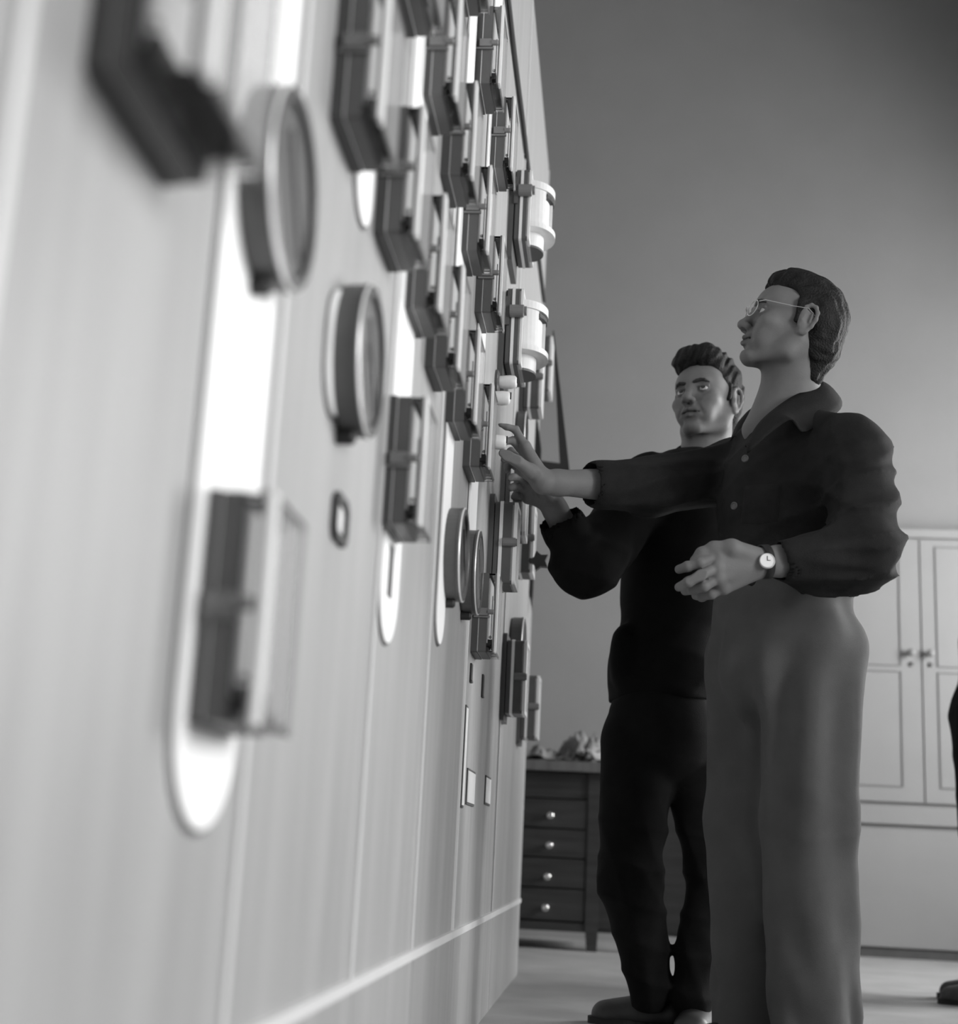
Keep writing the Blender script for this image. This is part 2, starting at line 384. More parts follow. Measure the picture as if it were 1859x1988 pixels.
# ------------------------------------------------------------------ chart recorders
def make_recorder(label):
    t = thing('chart_recorder', label, 'recorder', (0, 0, 0), 'chart recorders with drum windows')
    w_, h_ = .19, .2
    fl = obj('wall_flange', prism(bmesh.new(), rrect(0, w_, -.15, .095, .015), 0, .014), 'dark2', t, bevel=.0015)
    bmv = bmesh.new(); bmesh.ops.create_uvsphere(bmv, u_segments=8, v_segments=6, radius=.004, matrix=Matrix.Translation((.007, -.001, .04)))
    obj('flange_screw', bmv, 'black', fl)
    obj('gap_plate', prism(bmesh.new(), rect(w_, h_, .004), .014, .018), 'black', t)
    obj('case', prism(bmesh.new(), rect(w_, h_, 0, .008), .018, .052), 'dark2', t)
    obj('rear_rim', prism(bmesh.new(), rect(w_, h_, -.002, .009), .030, .0375, inner=rect(w_, h_, .01, .006)), 'rim', t, bevel=.002)
    obj('front_rim', prism(bmesh.new(), rect(w_, h_, 0, .009), .048, .058, inner=rect(w_, h_, .014, .006)), 'rim', t, bevel=.003)
    obj('front_plate', prism(bmesh.new(), rect(w_, h_, .012), .052, .056), 'cream_metal', t)
    cy = w_ / 2
    def half(r, n=20): return [(.05 + r * math.cos(a), cy + r * 1.25 * math.sin(a)) for a in [-math.pi / 2 + math.pi * i / n for i in range(n + 1)]]
    # window drum: cap disc, drum, bottom disc, foot
    obj('drum_cap', prism(bmesh.new(), half(.066), .055, .075, 'z'), 'cream_metal', t, bevel=.003)
    dr = obj('drum', prism(bmesh.new(), half(.052), -.043, .055, 'z'), 'dial', t, smooth=False)
    obj('drum_flange', prism(bmesh.new(), half(.070), -.057, -.043, 'z'), 'cream_metal', t, bevel=.002)
    # window frame ribs and dark slots around the drum
    def arcseg(r0, r1, a0, a1, z0, z1, n=6):
        P_ = [(.05 + r1 * math.cos(a), cy + r1 * 1.25 * math.sin(a)) for a in np.linspace(a0, a1, n)]
        Q_ = [(.05 + r0 * math.cos(a), cy + r0 * 1.25 * math.sin(a)) for a in np.linspace(a1, a0, n)]
        return prism(bmesh.new(), P_ + Q_, z0, z1, 'z')
    obj('housing_cheek', arcseg(.05, .062, -1.57, -.75, -.043, .055), 'cream_metal', t)
    obj('housing_cheek', arcseg(.05, .062, .75, 1.57, -.043, .055), 'cream_metal', t)
    obj('top_slot', arcseg(.05, .0635, -.72, .72, .040, .05), 'black', t)
    obj('window_post', arcseg(.05, .060, -.06, .06, -.043, .04), 'cream_metal', t)
    obj('window_shade', arcseg(.0515, .0535, .1, .7, -.04, .038), 'dark2', t)
    obj('foot_drum', prism(bmesh.new(), half(.040), -.094, -.057, 'z'), 'cream_metal', t, bevel=.002)
    obj('foot_cap', prism(bmesh.new(), half(.0405), -.1, -.094, 'z'), 'dark2', t)
    lt = obj('side_lock', lathe(bmesh.new(), [(0, 0), (0, .016), (.034, .016), (.036, .012), (.042, .012), (.042, 0)], 18, 'x', (.026, -.008, .035)), 'knob', t)
    obj('lock_bracket', B(.014, .024, -.006, .01, .0, .075), 'dark2', lt, bevel=.003)
    return t
rc = make_recorder('chart recorder with a drum window, upper of two on the switchboard'); rc.location = (PX, 3.4, 2.05)
copy_tree(rc, None, (PX, 3.3, 1.675), 'chart recorder with a drum window, lower of two on the switchboard')
# rotary switch knobs the hands work on
for Y, Z, l in [(3.10, 1.42, 'pale rotary switch knob between the two fingers of the reaching hand'), (3.05, 1.30, 'pale rotary switch knob just under the thumb of the reaching hand'), (3.28, 1.52, 'small pale switch knob under the lower chart recorder')]:
    t = thing('rotary_switch', l, 'switch', (PX, Y, Z), 'rotary switches near the hand')
    obj('collar', lathe(bmesh.new(), [(0, .03), (.006, .03), (.010, .022), (.010, 0)], 20), 'dark2', t)
    obj('knob', lathe(bmesh.new(), [(.010, .015), (.035, .017), (.048, .0155), (.052, .011), (.052, 0)], 20), 'cream_metal', t, smooth=True)
    obj('pointer', B(.052, .055, -.002, .002, -.002, .014), 'black', t)
# black swing bracket at the far end of the board
t = thing('swing_bracket', 'black angular metal bracket sticking out past the far end of the switchboard', 'bracket', (PX, 4.9, 1.74))
def poly_y(pts, y0, y1, o=(PX, 4.9, 1.74)):
    return prism(bmesh.new(), [(p[0] - o[0], p[1] - o[2]) for p in pts], y0 - o[1], y1 - o[1], 'y')
obj('outer_bar', poly_y([(-.262, 2.27), (-.258, 2.27), (-.182, 1.737), (-.216, 1.737)], 4.9, 4.93), 'black', t, bevel=.001, seg=1)
obj('bottom_bar', poly_y([(-.288, 1.774), (-.20, 1.764), (-.182, 1.732), (-.288, 1.742)], 4.899, 4.931), 'black', t, bevel=.001, seg=1)
obj('inner_bar', poly_y([(-.325, 1.95), (-.305, 1.93), (-.287, 1.82), (-.287, 1.745), (-.325, 1.80)], 4.9, 4.93), 'black', t, bevel=.001, seg=1)
t2 = thing('hanging_wedge', 'black tapered wedge hanging off the switchboard end below the forearm', 'bracket', (PX, 4.9, 1.4))
obj('wedge', poly_y([(-.325, 1.50), (-.296, 1.50), (-.296, 1.30), (-.298, 1.235), (-.316, 1.32), (-.316, 1.40)], 4.9, 4.93, (PX, 4.9, 1.4)), 'black', t2, bevel=.001, seg=1)
obj('tip', poly_y([(-.304, 1.30), (-.297, 1.30), (-.2965, 1.21)], 4.905, 4.925, (PX, 4.9, 1.4)), 'dark2', t2)

# ------------------------------------------------------------------ desk with drawers and rags
DX0, DX1, DY0, DY1 = -.60, .40, 6.4, 7.0
dk = thing('wooden_desk', 'dark wooden desk with drawers against the back wall, beyond the switchboard', 'desk', (-.1, 6.7, 0))
def D(*q): return (q[0] + .1, q[1] + .1, q[2] - 6.7, q[3] - 6.7, q[4], q[5])
obj('desk_top', B(*D(DX0, DX1 + .03, DY0 - .03, DY1, .762, .806)), 'woodtop', dk, bevel=.004)
obj('frieze', B(*D(DX0 + .01, -.105, DY0 + .01, DY0 + .03, .645, .755)), 'wood', dk, bevel=.002)
obj('carcass', B(*D(DX0, -.05, DY0 + .032, DY1 - .02, .08, .762)), 'wood', dk)
obj('corner_post', prism(bmesh.new(), [(-.105 + .1, .762), (-.045 + .1, .762), (-.045 + .1, .13), (-.05 + .1, .0), (-.095 + .1, .0), (-.103 + .1, .1)], DY0 - 6.7, DY0 + .05 - 6.7, 'y'), 'wood', dk, bevel=.003)
obj('corner_post', B(*D(DX0, DX0 + .06, DY0, DY0 + .05, 0, .762)), 'wood', dk, bevel=.003)
zs = [.641, .512, .387, .258, .12]
for k in range(4):
    d = obj('drawer', B(*D(DX0 + .065, -.109, DY0 + .004, DY0 + .03, zs[k + 1] + .004, zs[k] - .004)), 'wood', dk, bevel=.003)
    zc = [.567, .439, .305, .174][k]; xc = [-.269, -.269, -.273, -.277][k]
    obj('knob', lathe(bmesh.new(), [(0, .007), (-.012, .007), (-.018, .0155), (-.024, .0165), (-.030, .012), (-.030, .007), (-.027, .005), (-.027, 0)], 20, 'y', (xc + .1, DY0 + .004 - 6.7, zc)), 'screw', d, smooth=True)
obj('bottom_rail', B(*D(DX0 + .06, -.10, DY0 + .006, DY0 + .03, .078, .115)), 'wood', dk, bevel=.002)
# ribbed tambour front in the kneehole side
for k in range(46):
    z = .10 + k * .0142
    obj('tambour_slat', B(*D(-.045, .37, DY0 + .012, DY0 + .022, z, z + .0115)), 'dark2' if 0 else 'wood', dk, bevel=.002, seg=1)
obj('tambour_backing', B(*D(-.05, .375, DY0 + .024, DY0 + .034, .08, .762)), 'wood', dk)
obj('corner_post', B(*D(.37, .42, DY0, DY0 + .05, 0, .762)), 'wood', dk, bevel=.003)
# rags on the desk: crumpled cloth
def crumple(nx, ny, sx, sy, h, seed):
    rs = np.random.RandomState(seed); X, Y = np.meshgrid(np.linspace(-1, 1, nx), np.linspace(-1, 1, ny), indexing='ij')
    Z = np.zeros_like(X)
    for k in range(9):
        a = rs.uniform(0, math.pi); f = rs.uniform(2, 6); p = rs.uniform(0, 6)
        Z += (1 - np.abs(np.sin(f * (X * math.cos(a) + Y * math.sin(a)) + p + .8 * np.sin(3 * X + 2 * Y + p)))) ** 1.5 / 5
    e = np.clip(1.25 - (X ** 2 + Y ** 2), 0.02, 1) ** .6
    Z = Z * e * h + .004
    U = X * sx + .012 * np.sin(5 * Y + seed); V = Y * sy + .012 * np.sin(4 * X + seed)
    bm = bmesh.new(); vs = [[bm.verts.new((U[i, j], V[i, j], Z[i, j])) for j in range(ny)] for i in range(nx)]
    for i in range(nx - 1):
        for j in range(ny - 1): bm.faces.new((vs[i][j], vs[i + 1][j], vs[i + 1][j + 1], vs[i][j + 1]))
    return bm
for k, (x, y, sx, sy, h, l) in enumerate([(-.335, 6.52, .085, .12, .07, 'pale flat rag at the left of the desk top'), (-.125, 6.50, .11, .10, .13, 'crumpled grey cloth piled in the middle of the desk top'), (-.10, 6.80, .15, .13, .15, 'crumpled cloth at the back of the desk top')]):
    r = obj('rag', crumple(44, 44, sx, sy, h, k + 3), 'rag', smooth=True)
    r.location = (x, y, .8065); md = r.modifiers.new('s', 'SOLIDIFY'); md.thickness = .003; md.offset = 1
    tag(r, l, 'cloth', 'rags on the desk')

# ------------------------------------------------------------------ built-in cupboards
CX0, CX1, CY0 = .95, WX - .05, 7.16
cb = thing('built_in_cupboard', 'pale built-in cupboard with panelled double doors along the back wall', 'cupboard', (CX0, CY0, 0))
def Q(*q): return (q[0] - CX0, q[1] - CX0, q[2] - CY0, q[3] - CY0, q[4], q[5])
obj('carcass', B(*Q(CX0, CX1, CY0 + .02, BY - .002, .0, 2.05)), 'cream', cb)
obj('top_rail', B(*Q(CX0, CX1, CY0, CY0 + .02, 2.045, 2.088)), 'cream', cb, bevel=.002)
obj('middle_rail', B(*Q(CX0, CX1, CY0 - .002, CY0 + .02, .622, .708)), 'cream', cb, bevel=.003)
obj('base_shade', B(*Q(CX0, CX1, CY0 + .012, CY0 + .02, 0, .045)), 'dark2', cb)  # dark strip stands for the shadow along the cupboard foot
x = CX0; k = 0
dw = .56
def leaf(x0, x1, hinge):
    g = .004
    d = obj('door', B(*Q(x0 + g, x1 - g, CY0 + .002, CY0 + .02, .728, 2.035)), 'cream', cb, bevel=.003)
    kx = (x1 - .055) if hinge == 'l' else (x0 + .038)
    for za, zb in ((.80, 1.365), (1.39, 2.0)):
        px0, px1 = (x0 + .09, x1 - .10) if hinge == 'l' else (x0 + .075, x1 - .09)
        obj('groove_shade', prism(bmesh.new(), [(px0 - CX0, za), (px1 - CX0, za), (px1 - CX0, zb), (px0 - CX0, zb)], -.002, .003, 'y',
             inner=[(px0 + .005 - CX0, za + .005), (px1 - .005 - CX0, za + .005), (px1 - .005 - CX0, zb - .005), (px0 + .005 - CX0, zb - .005)]), 'knob', d)  # dark outline painted for the shade in the door panel groove
    obj('knob', lathe(bmesh.new(), [(0, .008), (-.014, .008), (-.022, .019), (-.03, .019), (-.034, .014), (-.034, 0)], 20, 'y', (kx - CX0, .003, 1.456)), 'knob', d, smooth=True)
    obj('keyhole_plate', lathe(bmesh.new(), [(0, .013), (-.004, .013), (-.005, 0)], 16, 'y', (kx + .002 - CX0, .003, 1.40)), 'screw', d)
seq = [1.507 - .56, 1.507, 1.507 + .56, 1.507 + 1.12, 1.507 + 1.68]
seq = [v for v in seq]
for i, (a, b) in enumerate(zip(seq, seq[1:])): leaf(a, b, 'l' if i % 2 == 0 else 'r')
for i, (a, b) in enumerate(zip(seq, seq[1:])):
    if i % 2 == 0: obj('lower_door', B(*Q(a + .004, min(b + .56, CX1) - .004, CY0 + .002, CY0 + .02, .05, .60)), 'cream', cb, bevel=.003)

# ================================================================== people: signed distance fields meshed into one skin each
class Field:
    def __init__(s, lo, hi, h):
        s.h = h; s.lo = np.array(lo, np.float32); s.n = np.ceil((np.array(hi) - np.array(lo)) / h).astype(int) + 1
        s.D = np.full(s.n, 0.5, np.float32)
        s.ax = [s.lo[i] + h * np.arange(s.n[i], dtype=np.float32) for i in range(3)]
    def sub_(s, lo, hi):
        a = np.maximum(np.floor((np.array(lo) - s.lo) / s.h).astype(int), 0); b = np.minimum(np.ceil((np.array(hi) - s.lo) / s.h).astype(int) + 1, s.n)
        if (b <= a).any(): return None, None
        sl = tuple(slice(int(p), int(q)) for p, q in zip(a, b))
        return sl, (s.ax[0][sl[0]][:, None, None], s.ax[1][sl[1]][None, :, None], s.ax[2][sl[2]][None, None, :])
    def comb(s, sl, d, k, mode):
        A = s.D[sl]
        if mode == 'add':
            if k > 0:
                hh = np.clip(.5 + .5 * (A - d) / k, 0, 1); s.D[sl] = A * (1 - hh) + d * hh - k * hh * (1 - hh)
            else: s.D[sl] = np.minimum(A, d)
        else:
            if k > 0:
                hh = np.clip(.5 - .5 * (A + d) / k, 0, 1); s.D[sl] = A * (1 - hh) - d * hh + k * hh * (1 - hh)
            else: s.D[sl] = np.maximum(A, -d)
    def cone(s, a, b, r1, r2, k=.01, mode='add', flat=None):
        """tapered capsule; flat=(direction, factor) squashes along a direction"""
        a = np.array(a, np.float32); b = np.array(b, np.float32); m = max(r1, r2) * (1.0) + k + .03
        sl, P = s.sub_(np.minimum(a, b) - m, np.maximum(a, b) + m)
        if sl is None: return
        ab = b - a; L2 = float(ab @ ab) + 1e-9
        q = [P[i] - a[i] for i in range(3)]
        t = np.clip((q[0] * ab[0] + q[1] * ab[1] + q[2] * ab[2]) / L2, 0, 1)
        v = [q[i] - t * ab[i] for i in range(3)]
        if flat:
            n = np.array(flat[0], float); n /= np.linalg.norm(n); c = (v[0] * n[0] + v[1] * n[1] + v[2] * n[2]) * (flat[1] - 1)
            v = [v[i] + c * n[i] for i in range(3)]
        d = np.sqrt(v[0] ** 2 + v[1] ** 2 + v[2] ** 2) - (r1 + (r2 - r1) * t)
        s.comb(sl, d, k, mode)
    def ell(s, c, r, k=.01, mode='add', rot=None):
        c = np.array(c, np.float32); r = np.array(r, np.float32); m = r.max() + k + .03
        sl, P = s.sub_(c - m, c + m)
        if sl is None: return
        q = [P[i] - c[i] for i in range(3)]
        if rot is not None: q = [q[0] * rot[0][j] + q[1] * rot[1][j] + q[2] * rot[2][j] for j in range(3)]
        k0 = np.sqrt(sum((q[i] / r[i]) ** 2 for i in range(3))); k1 = np.sqrt(sum((q[i] / r[i] ** 2) ** 2 for i in range(3))) + 1e-6
        s.comb(sl, k0 * (k0 - 1) / k1, k, mode)
    def chain(s, pts, rs, k=.004, **kw):
        for i in range(len(pts) - 1): s.cone(pts[i], pts[i + 1], rs[i], rs[i + 1], k, **kw)
    def plane(s, p, n):
        """cut away the side the normal points to"""
        n = np.array(n, float); n /= np.linalg.norm(n)
        s.D = np.maximum(s.D, ((s.ax[0][:, None, None] - p[0]) * n[0] + (s.ax[1][None, :, None] - p[1]) * n[1] + (s.ax[2][None, None, :] - p[2]) * n[2]).astype(np.float32))
    def disp(s, fn):
        m = np.abs(s.D) < .04; I = np.nonzero(m)
        s.D[m] += fn(s.ax[0][I[0]], s.ax[1][I[1]], s.ax[2][I[2]]).astype(np.float32)
    def mesh(s):
        D = s.D; D = np.pad(D, 1, constant_values=.5); ins = D < 0
        cs = tuple(k - 1 for k in D.shape)
        def cn(i, j, k, A): return A[i:i + cs[0], j:j + cs[1], k:k + cs[2]]
        cnt = np.zeros(cs, np.int8)
        for i in (0, 1):
            for j in (0, 1):
                for k in (0, 1): cnt += cn(i, j, k, ins)
        act = (cnt > 0) & (cnt < 8); I = np.nonzero(act); N = len(I[0])
        idx = np.full(cs, -1, np.int64); idx[I] = np.arange(N)
        pos = np.zeros((N, 3)); num = np.zeros(N)
        for ax in range(3):
            o = [k for k in range(3) if k != ax]
            for u in (0, 1):
                for v in (0, 1):
                    c0 = [0, 0, 0]; c0[o[0]] = u; c0[o[1]] = v; c1 = list(c0); c1[ax] = 1
                    a = D[I[0] + c0[0], I[1] + c0[1], I[2] + c0[2]]; b = D[I[0] + c1[0], I[1] + c1[1], I[2] + c1[2]]
                    m = (a < 0) != (b < 0); t = np.where(m, a / np.where(m, a - b, 1), 0)
                    for q in range(3): pos[:, q] += np.where(m, c0[q] + (t if q == ax else 0), 0)
                    num += m
        pos = pos / num[:, None] + np.stack(I, 1) - 1
        V = pos * s.h + s.lo
        F = []
        for ax in range(3):
            o = [k for k in range(3) if k != ax]
            A = [slice(None)] * 3; Bq = [slice(None)] * 3; A[ax] = slice(0, -1); Bq[ax] = slice(1, None)
            a = ins[tuple(A)]; b = ins[tuple(Bq)]; E = np.nonzero(a != b); fl = a[E]
            P = np.stack(E, 1); ok = (P[:, o[0]] > 0) & (P[:, o[1]] > 0) & (P[:, o[0]] < cs[o[0]]) & (P[:, o[1]] < cs[o[1]]); P = P[ok]; fl = fl[ok]
            qs = []
            for u, v in ((0, 0), (1, 0), (1, 1), (0, 1)):
                Q_ = P.copy(); Q_[:, o[0]] -= u; Q_[:, o[1]] -= v; qs.append(idx[Q_[:, 0], Q_[:, 1], Q_[:, 2]])
            q = np.stack(qs, 1); flip = fl if ax != 1 else ~fl
            q[flip] = q[flip][:, ::-1]; F.append(q)
        F = np.concatenate(F)
        return V, F[(F >= 0).all(1)]
def np_obj(name, parts, m, parent=None, iters=1, paint=None):
    """parts: list of (V,F) joined into one mesh"""
    Vs, Fs, o = [], [], 0
    for V, F in parts: Vs.append(V); Fs.append(F + o); o += len(V)
    V = np.concatenate(Vs); F = np.concatenate(Fs)
    for _ in range(iters):                     # light smoothing
        acc = np.zeros_like(V); c = np.zeros(len(V))
        for k in range(4):
            for j in (1, 3):
                np.add.at(acc, F[:, k], V[F[:, (k + j) % 4]]); np.add.at(c, F[:, k], 1)
        V = V * .45 + .55 * acc / np.maximum(c, 1)[:, None]
    me = bpy.data.meshes.new(name); me.vertices.add(len(V)); me.vertices.foreach_set('co', V.astype(np.float32).ravel())
    me.loops.add(len(F) * 4); me.loops.foreach_set('vertex_index', F[:, ::-1].astype(np.int32).ravel())
    me.polygons.add(len(F)); me.polygons.foreach_set('loop_start', (np.arange(len(F)) * 4).astype(np.int32)); me.polygons.foreach_set('loop_total', np.full(len(F), 4, np.int32))
    me.polygons.foreach_set('use_smooth', np.ones(len(F), bool))
    me.update(calc_edges=True); me.validate()
    if paint is not None:
        at = me.attributes.new('tint', 'FLOAT', 'POINT'); at.data.foreach_set('value', paint(V).astype(np.float32))
    me.materials.append(MT[m] if isinstance(m, str) else m)
    return link(bpy.data.objects.new(name, me), parent)
def place_parent(o, par):
    o.parent = par; o.matrix_parent_inverse = Matrix.Translation(-par.location)
def tinted(name, c, rough, bump=.0, bscale=200, spec=.35, sss=0.0):
    m = mat(name, c, rough, bump=bump, bscale=bscale, spec=spec); nt = m.node_tree; b = nt.nodes['Principled BSDF']
    a = nt.nodes.new('ShaderNodeAttribute'); a.attribute_name = 'tint'
    n = nt.nodes.new('ShaderNodeTexNoise'); n.inputs['Scale'].default_value = 35; n.inputs['Detail'].default_value = 4
    tc = nt.nodes.new('ShaderNodeTexCoord'); nt.links.new(tc.outputs['Object'], n.inputs[0])
    r = nt.nodes.new('ShaderNodeMapRange'); r.inputs[3].default_value = c * .9; r.inputs[4].default_value = c * 1.1; nt.links.new(n.outputs[0], r.inputs[0])
    x = nt.nodes.new('ShaderNodeMath'); x.operation = 'MULTIPLY'; nt.links.new(a.outputs['Fac'], x.inputs[0]); nt.links.new(r.outputs[0], x.inputs[1])
    cb = nt.nodes.new('ShaderNodeCombineColor')
    for k in range(3): nt.links.new(x.outputs[0], cb.inputs[k])
    nt.links.new(cb.outputs[0], b.inputs['Base Color']); return m
MT['skin'] = tinted('skin', 0.155, 0.62, bump=.06, bscale=300, spec=.22)
MT['hair'] = mat('dark_hair', 0.007, 0.7, spec=.25, noise=.5, nscale=60, bump=.5, bscale=220)
MT['brow'] = mat('eyebrow_hair', 0.02, 0.8)
MT['eyewhite'] = mat('eye', 0.45, 0.2); MT['iris'] = mat('iris', 0.015, 0.1)
MT['jacket'] = mat('dark_work_jacket', 0.013, 0.85, noise=.35, nscale=14, bump=.25, bscale=500, spec=.2)
MT['jacket2'] = mat('near_black_work_jacket', 0.005, 0.9, noise=.3, nscale=14, bump=.2, bscale=500, spec=.15)
MT['trousers'] = mat('grey_work_trousers', 0.085, 0.85, noise=.12, nscale=10, bump=.2, bscale=600, spec=.2)
MT['trousers2'] = mat('black_work_trousers', 0.006, 0.9, noise=.3, nscale=12, bump=.2, bscale=500, spec=.15)
MT['shoe'] = mat('dark_leather', 0.03, 0.45, noise=.3, nscale=20)
MT['button'] = mat('dark_button', 0.06, 0.35)
MT['lens'] = MT['glass'].copy(); MT['lens'].node_tree.links.remove(MT['lens'].node_tree.nodes['Mix Shader'].inputs[0].links[0]); MT['lens'].node_tree.nodes['Mix Shader'].inputs[0].default_value = .07; MT['wire'] = mat('spectacle_wire', 0.55, 0.3, metal=.6)
def frame(fwd, up=(0, 0, 1), roll=0.0):
    f = Vector(fwd).normalized(); r = f.cross(Vector(up)).normalized(); u = r.cross(f)
    if roll: q = Matrix.Rotation(roll, 3, f); r = q @ r; u = q @ u
    return np.array([[r[i], f[i], u[i]] for i in range(3)])      # local (x right, y forward, z up) -> world
def head_fields(c, Rm, sc, neck, hair):
    """c: head centre, Rm: local->world, neck: list of (point, radius) in world; returns skin field and a to-world function"""
    c = np.array(c, float)
    W = lambda p: c + sc * (Rm @ np.array(p, float))
    lo = np.minimum(c - .17, np.min([np.array(n[0]) - n[1] - .02 for n in neck], 0)); hi = np.maximum(c + .17, np.max([np.array(n[0]) + n[1] + .02 for n in neck], 0))
    f = Field(lo, hi, .0023)
    E = lambda p, r, k=.01, mode='add': f.ell(W(p), np.array(r) * sc, k * sc, mode, Rm)
    Cn = lambda a, b, r1, r2, k=.01, mode='add', flat=None: f.cone(W(a), W(b), r1 * sc, r2 * sc, k * sc, mode, None if flat is None else (Rm @ np.array(flat[0], float), flat[1]))
    E((0, -.018, .032), (.073, .092, .082), .02)
    E((0, .022, -.02), (.060, .062, .085), .03)
    E((0, .045, .03), (.058, .045, .045), .02)                      # forehead
    for s_ in (-1, 1):
        Cn((s_ * .056, -.008, -.045), (s_ * .047, .005, -.078), .016, .014, .02)
        Cn((s_ * .047, .005, -.078), (s_ * .014, .068, -.104), .014, .013, .022)
        E((s_ * .044, .058, -.028), (.019, .02, .016), .022)         # cheek bone
        E((s_ * .032, .062, -.058), (.017, .019, .024), .02)
    E((0, .078, -.100), (.018, .014, .014), .014)
    Cn((-.030, .074, .019), (.030, .074, .019), .0115, .0115, .016)  # brow
    for s_ in (-1, 1):
        E((s_ * .032, .090, -.001), (.017, .018, .0115), .014, 'sub')
        E((s_ * .031, .0695, -.001), (.0145, .0135, .0135), .003)    # closed ball of the lids
        Cn((s_ * .020, .0835, -.0020), (s_ * .043, .0775, -.0015), .0043, .0040, .002, 'sub')
        Cn((s_ * .017, .0835, .0058), (s_ * .045, .0755, .0050), .0026, .0024, .003)   # upper lid fold
    Cn((0, .080, .012), (0, .103, -.030), .0085, .0105, .012)        # nose
    E((0, .106, -.034), (.0115, .011, .010), .008)
    for s_ in (-1, 1):
        E((s_ * .0125, .096, -.038), (.0075, .010, .0075), .006)
        E((s_ * .0075, .100, -.0455), (.0042, .006, .0045), .003, 'sub')
    E((0, .076, -.064), (.027, .018, .019), .018)                    # muzzle
    for s_ in (-1, 1):
        Cn((0, .0935, -.0605), (s_ * .023, .081, -.0645), .0045, .0025, .005)
        Cn((0, .0920, -.0735), (s_ * .020, .080, -.0685), .0058, .003, .005)
    Cn((-.023, .0835, -.0668), (0, .0985, -.0668), .0021, .0021, .0025, 'sub')
    Cn((.023, .0835, -.0668), (0, .0985, -.0668), .0021, .0021, .0025, 'sub')
    for s_ in (-1, 1): Cn((s_ * .020, .090, -.045), (s_ * .033, .082, -.070), .0018, .0016, .009, 'sub')
    Cn((-.012, .088, -.0845), (.012, .088, -.0845), .004, .004, .006, 'sub')
    for s_ in (-1, 1):                                               # ears
        E((s_ * .0745, -.014, -.010), (.007, .018, .030), .006)
        rimp = [(.074, -.002, .006), (.077, -.006, .019), (.080, -.016, .026), (.083, -.027, .022), (.0845, -.033, .010), (.084, -.033, -.006), (.081, -.028, -.022), (.0775, -.019, -.036), (.075, -.008, -.040)]
        for p_, q_ in zip(rimp, rimp[1:]): Cn((s_ * p_[0], p_[1], p_[2]), (s_ * q_[0], q_[1], q_[2]), .0042, .0042, .004)
        E((s_ * .076, -.013, -.036), (.005, .009, .010), .004)
        E((s_ * .083, -.017, -.006), (.0055, .009, .017), .003, 'sub')
        Cn((s_ * .080, -.024, .008), (s_ * .080, -.022, -.014), .003, .003, .003)
        E((s_ * .079, -.004, -.012), (.0035, .004, .006), .003)
    f.cone(W((0, -.022, -.05)), neck[0][0], .052 * sc, neck[0][1], .03)
    for a, b in zip(neck, neck[1:]): f.cone(a[0], b[0], a[1], b[1], .03)
    def paint(V):
        L = (V - c) @ Rm / sc; t = np.ones(len(V))
        lips = np.exp(-(((L[:, 0]) / .024) ** 4 + ((L[:, 2] + .0665) / .0085) ** 4)) * (L[:, 1] > .075)
        t -= .38 * lips
        t -= .45 * np.exp(-(((L[:, 2] + .0668) / .0022) ** 2)) * (np.abs(L[:, 0]) < .024) * (L[:, 1] > .078)  # shade in the gap between the lips, put into the tint
        for s_ in (-1, 1): t -= .22 * np.exp(-(((L[:, 0] - s_ * .032) / .019) ** 2 + ((L[:, 2] + .001) / .013) ** 2)) * (L[:, 1] > .055)  # eye socket shade painted into the tint
        beard = np.clip((L[:, 1] - .0) / .05, 0, 1) * np.exp(-((L[:, 2] + .085) / .04) ** 4)
        t -= .10 * beard
        for s_ in (-1, 1):
            t -= .35 * np.exp(-(((L[:, 0] - s_ * .0075) / .004) ** 2 + ((L[:, 2] + .046) / .004) ** 2)) * (L[:, 1] > .09)  # nostril shade painted into the tint
        return t
    return f, W, paint
def eyes(par, W, Rm, sc, look=(0, 0)):
    for s_ in (-1, 1):
        bm = bmesh.new(); bmesh.ops.create_uvsphere(bm, u_segments=20, v_segments=14, radius=.0122 * sc)
        e = obj('eye', bm, 'eyewhite', None, smooth=True); e.matrix_world = Matrix.Translation(Vector(W((s_ * .031, .0700, -.001)))) @ Matrix(Rm.tolist()).to_4x4(); e.location = W((s_ * .031, .0700, -.001))
        place_parent(e, par)
        bm = bmesh.new(); lathe(bm, [(math.sqrt((.0126 * sc) ** 2 - r_ * r_), r_) for r_ in (.0058 * sc, .004 * sc, .002 * sc, 0.0)], 16, 'y')
        bmesh.ops.rotate(bm, verts=bm.verts, matrix=Matrix.Rotation(look[0], 3, 'Z') @ Matrix.Rotation(look[1], 3, 'X'))
        i = obj('iris', bm, 'iris', e)
def brows(par, W, sc, up=.0, fld=None):
    def surf(x, z):
        for y in np.arange(.12, .04, -.0006):
            p = W((x, y, z)); i = tuple(np.round((p - fld.lo) / fld.h).astype(int))
            if fld.D[i] < 0: return y
        return .08
    for s_ in (-1, 1):
        pts = [W((s_ * x_, surf(s_ * x_, z_ + up) - .001, z_ + up)) for x_, z_ in ((.012, .0150), (.020, .0175), (.029, .0195), (.038, .0185), (.046, .0150))]
        f = Field(np.min(pts, 0) - .012, np.max(pts, 0) + .012, .0012)
        f.chain(pts, [.0040, .0048, .0046, .0040, .0024], .002)
        f.disp(lambda x, y, z: .0007 * np.sin(x * 1800 + z * 900) * np.sin(z * 1500))
        o = np_obj('eyebrow', [f.mesh()], 'brow', None); place_parent(o, par)
def hash_noise(x, y, z, s, seed=0):
    v = 0
    rs = np.random.RandomState(seed)
    for k in range(5):
        d = rs.normal(size=3); d /= np.linalg.norm(d); f = s * rs.uniform(.6, 1.6); p = rs.uniform(0, 6.28)
        v = v + np.sin(f * (x * d[0] + y * d[1] + z * d[2]) + p)
    return v / 2.2
